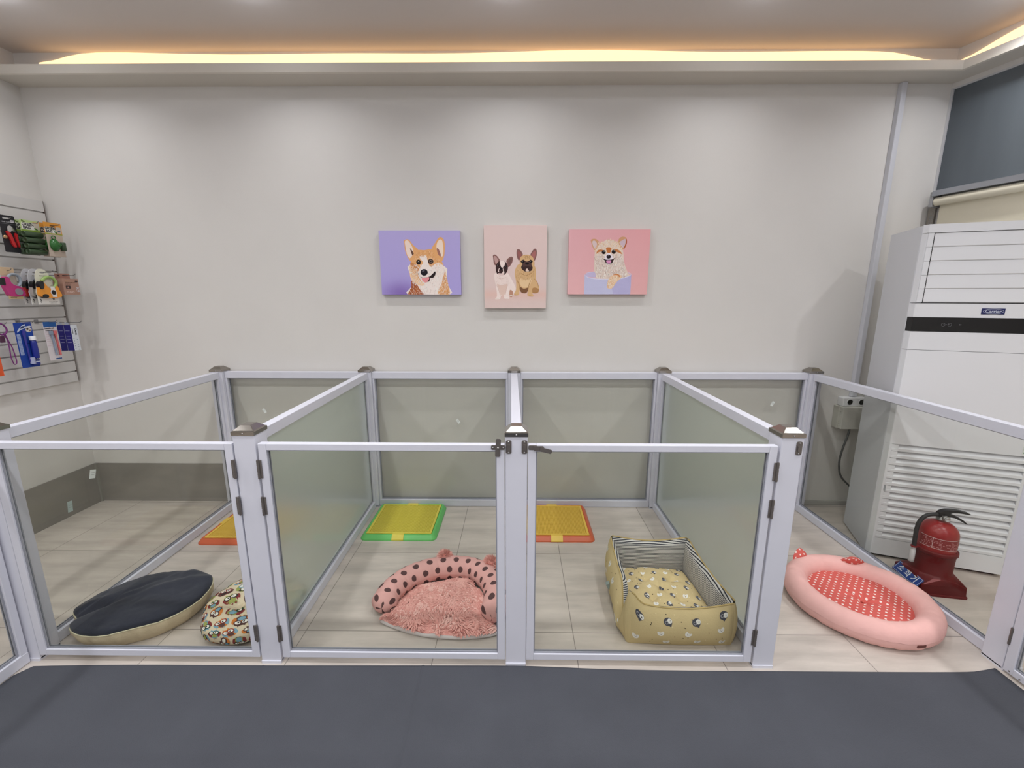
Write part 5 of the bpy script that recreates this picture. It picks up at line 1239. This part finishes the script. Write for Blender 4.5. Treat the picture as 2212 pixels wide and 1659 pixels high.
# purple lead
t = item('dog_lead', -2.930, 2.450, 1.346, 'purple dog lead hanging in loops, bottom row at the photo edge', 'dog lead')
PU = mat('purple_webbing', rgb(118, 44, 118), .6)
MB().tube(smooth_pts([(0, .004, 0), (.010, -.010, .002), (.016, -.030, .002), (.008, -.050, .001), (-.012, -.056, 0), (-.030, -.040, 0), (-.030, -.012, 0), (-.014, .004, 0)], 5), .0042, 8, closed=True).build('collar_loop', PU, t)
MB().tube(smooth_pts([(-.006, -.052, .003), (.006, -.085, .004), (.006, -.14, .005), (.004, -.19, .005), (.012, -.228, .005), (.026, -.222, .005), (.026, -.18, .005), (.020, -.13, .005), (.010, -.09, .004), (.002, -.054, .003)], 5), .0026, 8, closed=True).build('hand_loop', PU, t)
b = MB(); b.box(-.030, -.008, -.10, -.062, 0, .010); b.build('clasp', mat('dark_clasp', rgb(70, 24, 60), .4), t, bevel=.002)
# blue blister
t = item('toothpaste_set', -2.930, 2.553, 1.220, 'blue blister pack with a toothpaste tube and white cap, bottom row', 'toothpaste set')
b = MB(); plate(b, rrect(-.048, .046, -.134, .133, .004), -.001, .001, rgb(28, 66, 158)); plate(b, rrect(-.043, -.024, -.058, .066, .003), .001, .0014, rgb(160, 176, 214))
for q in range(14): scrib(b, -.040, -.027, -.052+q*.008, .003, .0015, rgb(110, 130, 180), rnd)
plate(b, smooth_pts([(-.034, .086), (-.010, .112), (.014, .122), (.008, .108), (.034, .112), (.042, .106), (.010, .098), (-.016, .090), (-.036, .076)], 2), .0011, .0014, rgb(206, 216, 232)); plate(b, smooth_pts([(-.022, .098), (-.002, .112), (.010, .110), (-.006, .098)], 2), .0015, .0018, rgb(40, 60, 110)); plate(b, rect(-.008, .042, .006, .012), .001, .0013, rgb(20, 40, 120))
plate(b, ell(.026, .088, .017, .015, .3, 12), .0011, .0014, rgb(214, 206, 200)); plate(b, ell(.020, .094, .006, .006, 0, 8), .0015, .0018, DB); plate(b, ell(.032, .084, .007, .005, .4, 8), .0015, .0018, rgb(130, 96, 70)); b.build('card', M_PRINT, t)
b = MB(); b.lathe([(.0140, 0), (.0150, .01), (.0155, .05), (.0150, .09), (.013, .105), (.009, .108)], 20, M=Matrix.Translation((.026, -.082, .013)) @ Matrix.Rotation(-PI/2, 4, 'X')); b.build('tube', mat('tube_blue', rgb(30, 44, 140), .3), t)
b = MB(); b.lathe([(.0155, 0), (.0155, .022), (.014, .024), (.0001, .024)], 20, M=Matrix.Translation((.026, .026, .013)) @ Matrix.Rotation(-PI/2, 4, 'X')); b.build('tube_cap', M_WHITE, t)
b = MB(); b.tube([(-.012, .060, .010), (-.010, .0, .010), (-.008, -.10, .010)], [.006, .004, .004], 10); b.tube([(-.012, .060, .010), (-.012, .085, .012)], .007, 10); b.build('toothbrush', mat('brush_violet', rgb(60, 56, 150), .35), t)
b = MB(); b.tube([(.002, -.115, .012), (.002, -.075, .012)], .012, 12); b.build('finger_brush', mat('finger_brush', rgb(170, 176, 206), .3), t)
b = MB(); plate(b, rect(.006, .040, -.108, -.102), .012, .013, rgb(214, 220, 236)); b.box(.004, .042, -.125, -.090, .001, .012, col=rgb(40, 56, 140)); 
for q in range(5): plate(b, ell(.012+q*.006, -.096+.03*(q % 2)*.3, .0025, .004, 0, 6), .0122, .013, rgb(210, 206, 190))
b.build('insert', M_PRINT, t)
# toothbrush card
t = item('toothbrush_pack', -2.900, 2.674, 1.232, 'white blue card with grey and coral toothbrushes, bottom row', 'toothbrush')
b = MB(); plate(b, rrect(-.037, .038, -.120, .118, .003), -.001, .001, rgb(222, 214, 218)); plate(b, rect(-.037, .038, .086, .118), .001, .0014, rgb(40, 92, 160)); plate(b, rrect(-.002, .034, -.116, -.108, .002), .001, .0014, rgb(40, 80, 140)); lett(b, 'Toothbrush', -.008, .078, .0016, .0125, rgb(50, 44, 48), 0, .0004); scrib(b, -.030, .016, .062, .005, .0014, rgb(60, 54, 58), rnd)
for q in range(7): scrib(b, -.033, -.012, -.030+q*.014, .0025, .0013, rgb(206, 180, 190), rnd)
b.build('card', M_PRINT, t)
for dx, cc, nm in ((-.002, rgb(136, 150, 170), 'grey'), (.020, rgb(216, 110, 112), 'coral')):
    b = MB(); b.tube([(dx-.004, .045, .008), (dx, .0, .008), (dx+.004, -.09, .008)], [.006, .0045, .0055], 10); b.box(dx-.014, dx+.003, .040, .062, .004, .014); o = b.build('toothbrush', mat('brush_'+nm, cc, .35), t)
# navy boxes
def nbox(x, label):
    t = item('navy_box', x, 2.7785, 1.242, label, 'small box', 'navy boxes')
    b_ = MB(); N_ = rgb(34, 30, 112); b_.box(-.021, .021, -.082, .082, -.042, 0, col=N_); plate(b_, rect(-.021, .021, -.082, .082), .0001, .0004, rgb(214, 220, 228)); plate(b_, rect(-.012, .012, .082, .100), -.042, -.0415, rgb(196, 204, 216))
    lett(b_, 'Denta', .008, .038, .0006, .017, rgb(60, 60, 66), -PI/2, .0005); plate(b_, rect(-.014, -.010, .026, .060), .0005, .0007, rgb(90, 90, 96))
    for q in range(10): plate(b_, ell(-.012+.020*(q % 2), -.004-.008*q, .0035, .003, 0, 8), .0005, .0008, rgb(150, 166, 180))
    for z_ in (.044, .010, -.010, -.030): b_.box(-.0213, -.0210, z_, z_+.002, -.036, -.010, col=rgb(176, 176, 200))
    b_.build('carton', M_PRINT, t)
nbox(-2.858, 'narrow navy box with a white front, foremost of two on the longest hook'); nbox(-2.902, 'narrow navy box with a white front, behind the foremost one')
t = item('treat_pouch', -2.930, 2.350, 1.120, 'bright orange pack cut off by the left photo edge', 'pouch')
b = MB(); b.grid(lambda u, v: Vector((-.055+.110*u, -.06+.12*v, .012*math.sin(PI*u)*math.sin(PI*v)+.001)), 12, 12, 0, rgb(236, 96, 50)); b.grid(lambda u, v: Vector((-.055+.110*u, -.06+.12*v, 0)), 2, 2, 0, rgb(236, 96, 50)); b.build('pouch', M_PRINT, t)
# energy label on the air conditioner
b = MB(); b.box(.556, .594, -.0008, 0, .712, .790, col=rgb(222, 228, 222)); b.box(.558, .592, -.0012, -.0008, .776, .787, col=rgb(222, 120, 60)); b.box(.560, .590, -.0011, -.0008, .716, .722, col=rgb(60, 120, 90))
b.tube([(.575+.014*math.cos(a), -.0010, .742+.018*math.sin(a)) for a in [PI*.1+q*PI*1.2/12 for q in range(13)]], .0028, 6, col=rgb(50, 110, 84)); b.build('energy_label', M_PRINT, ac)
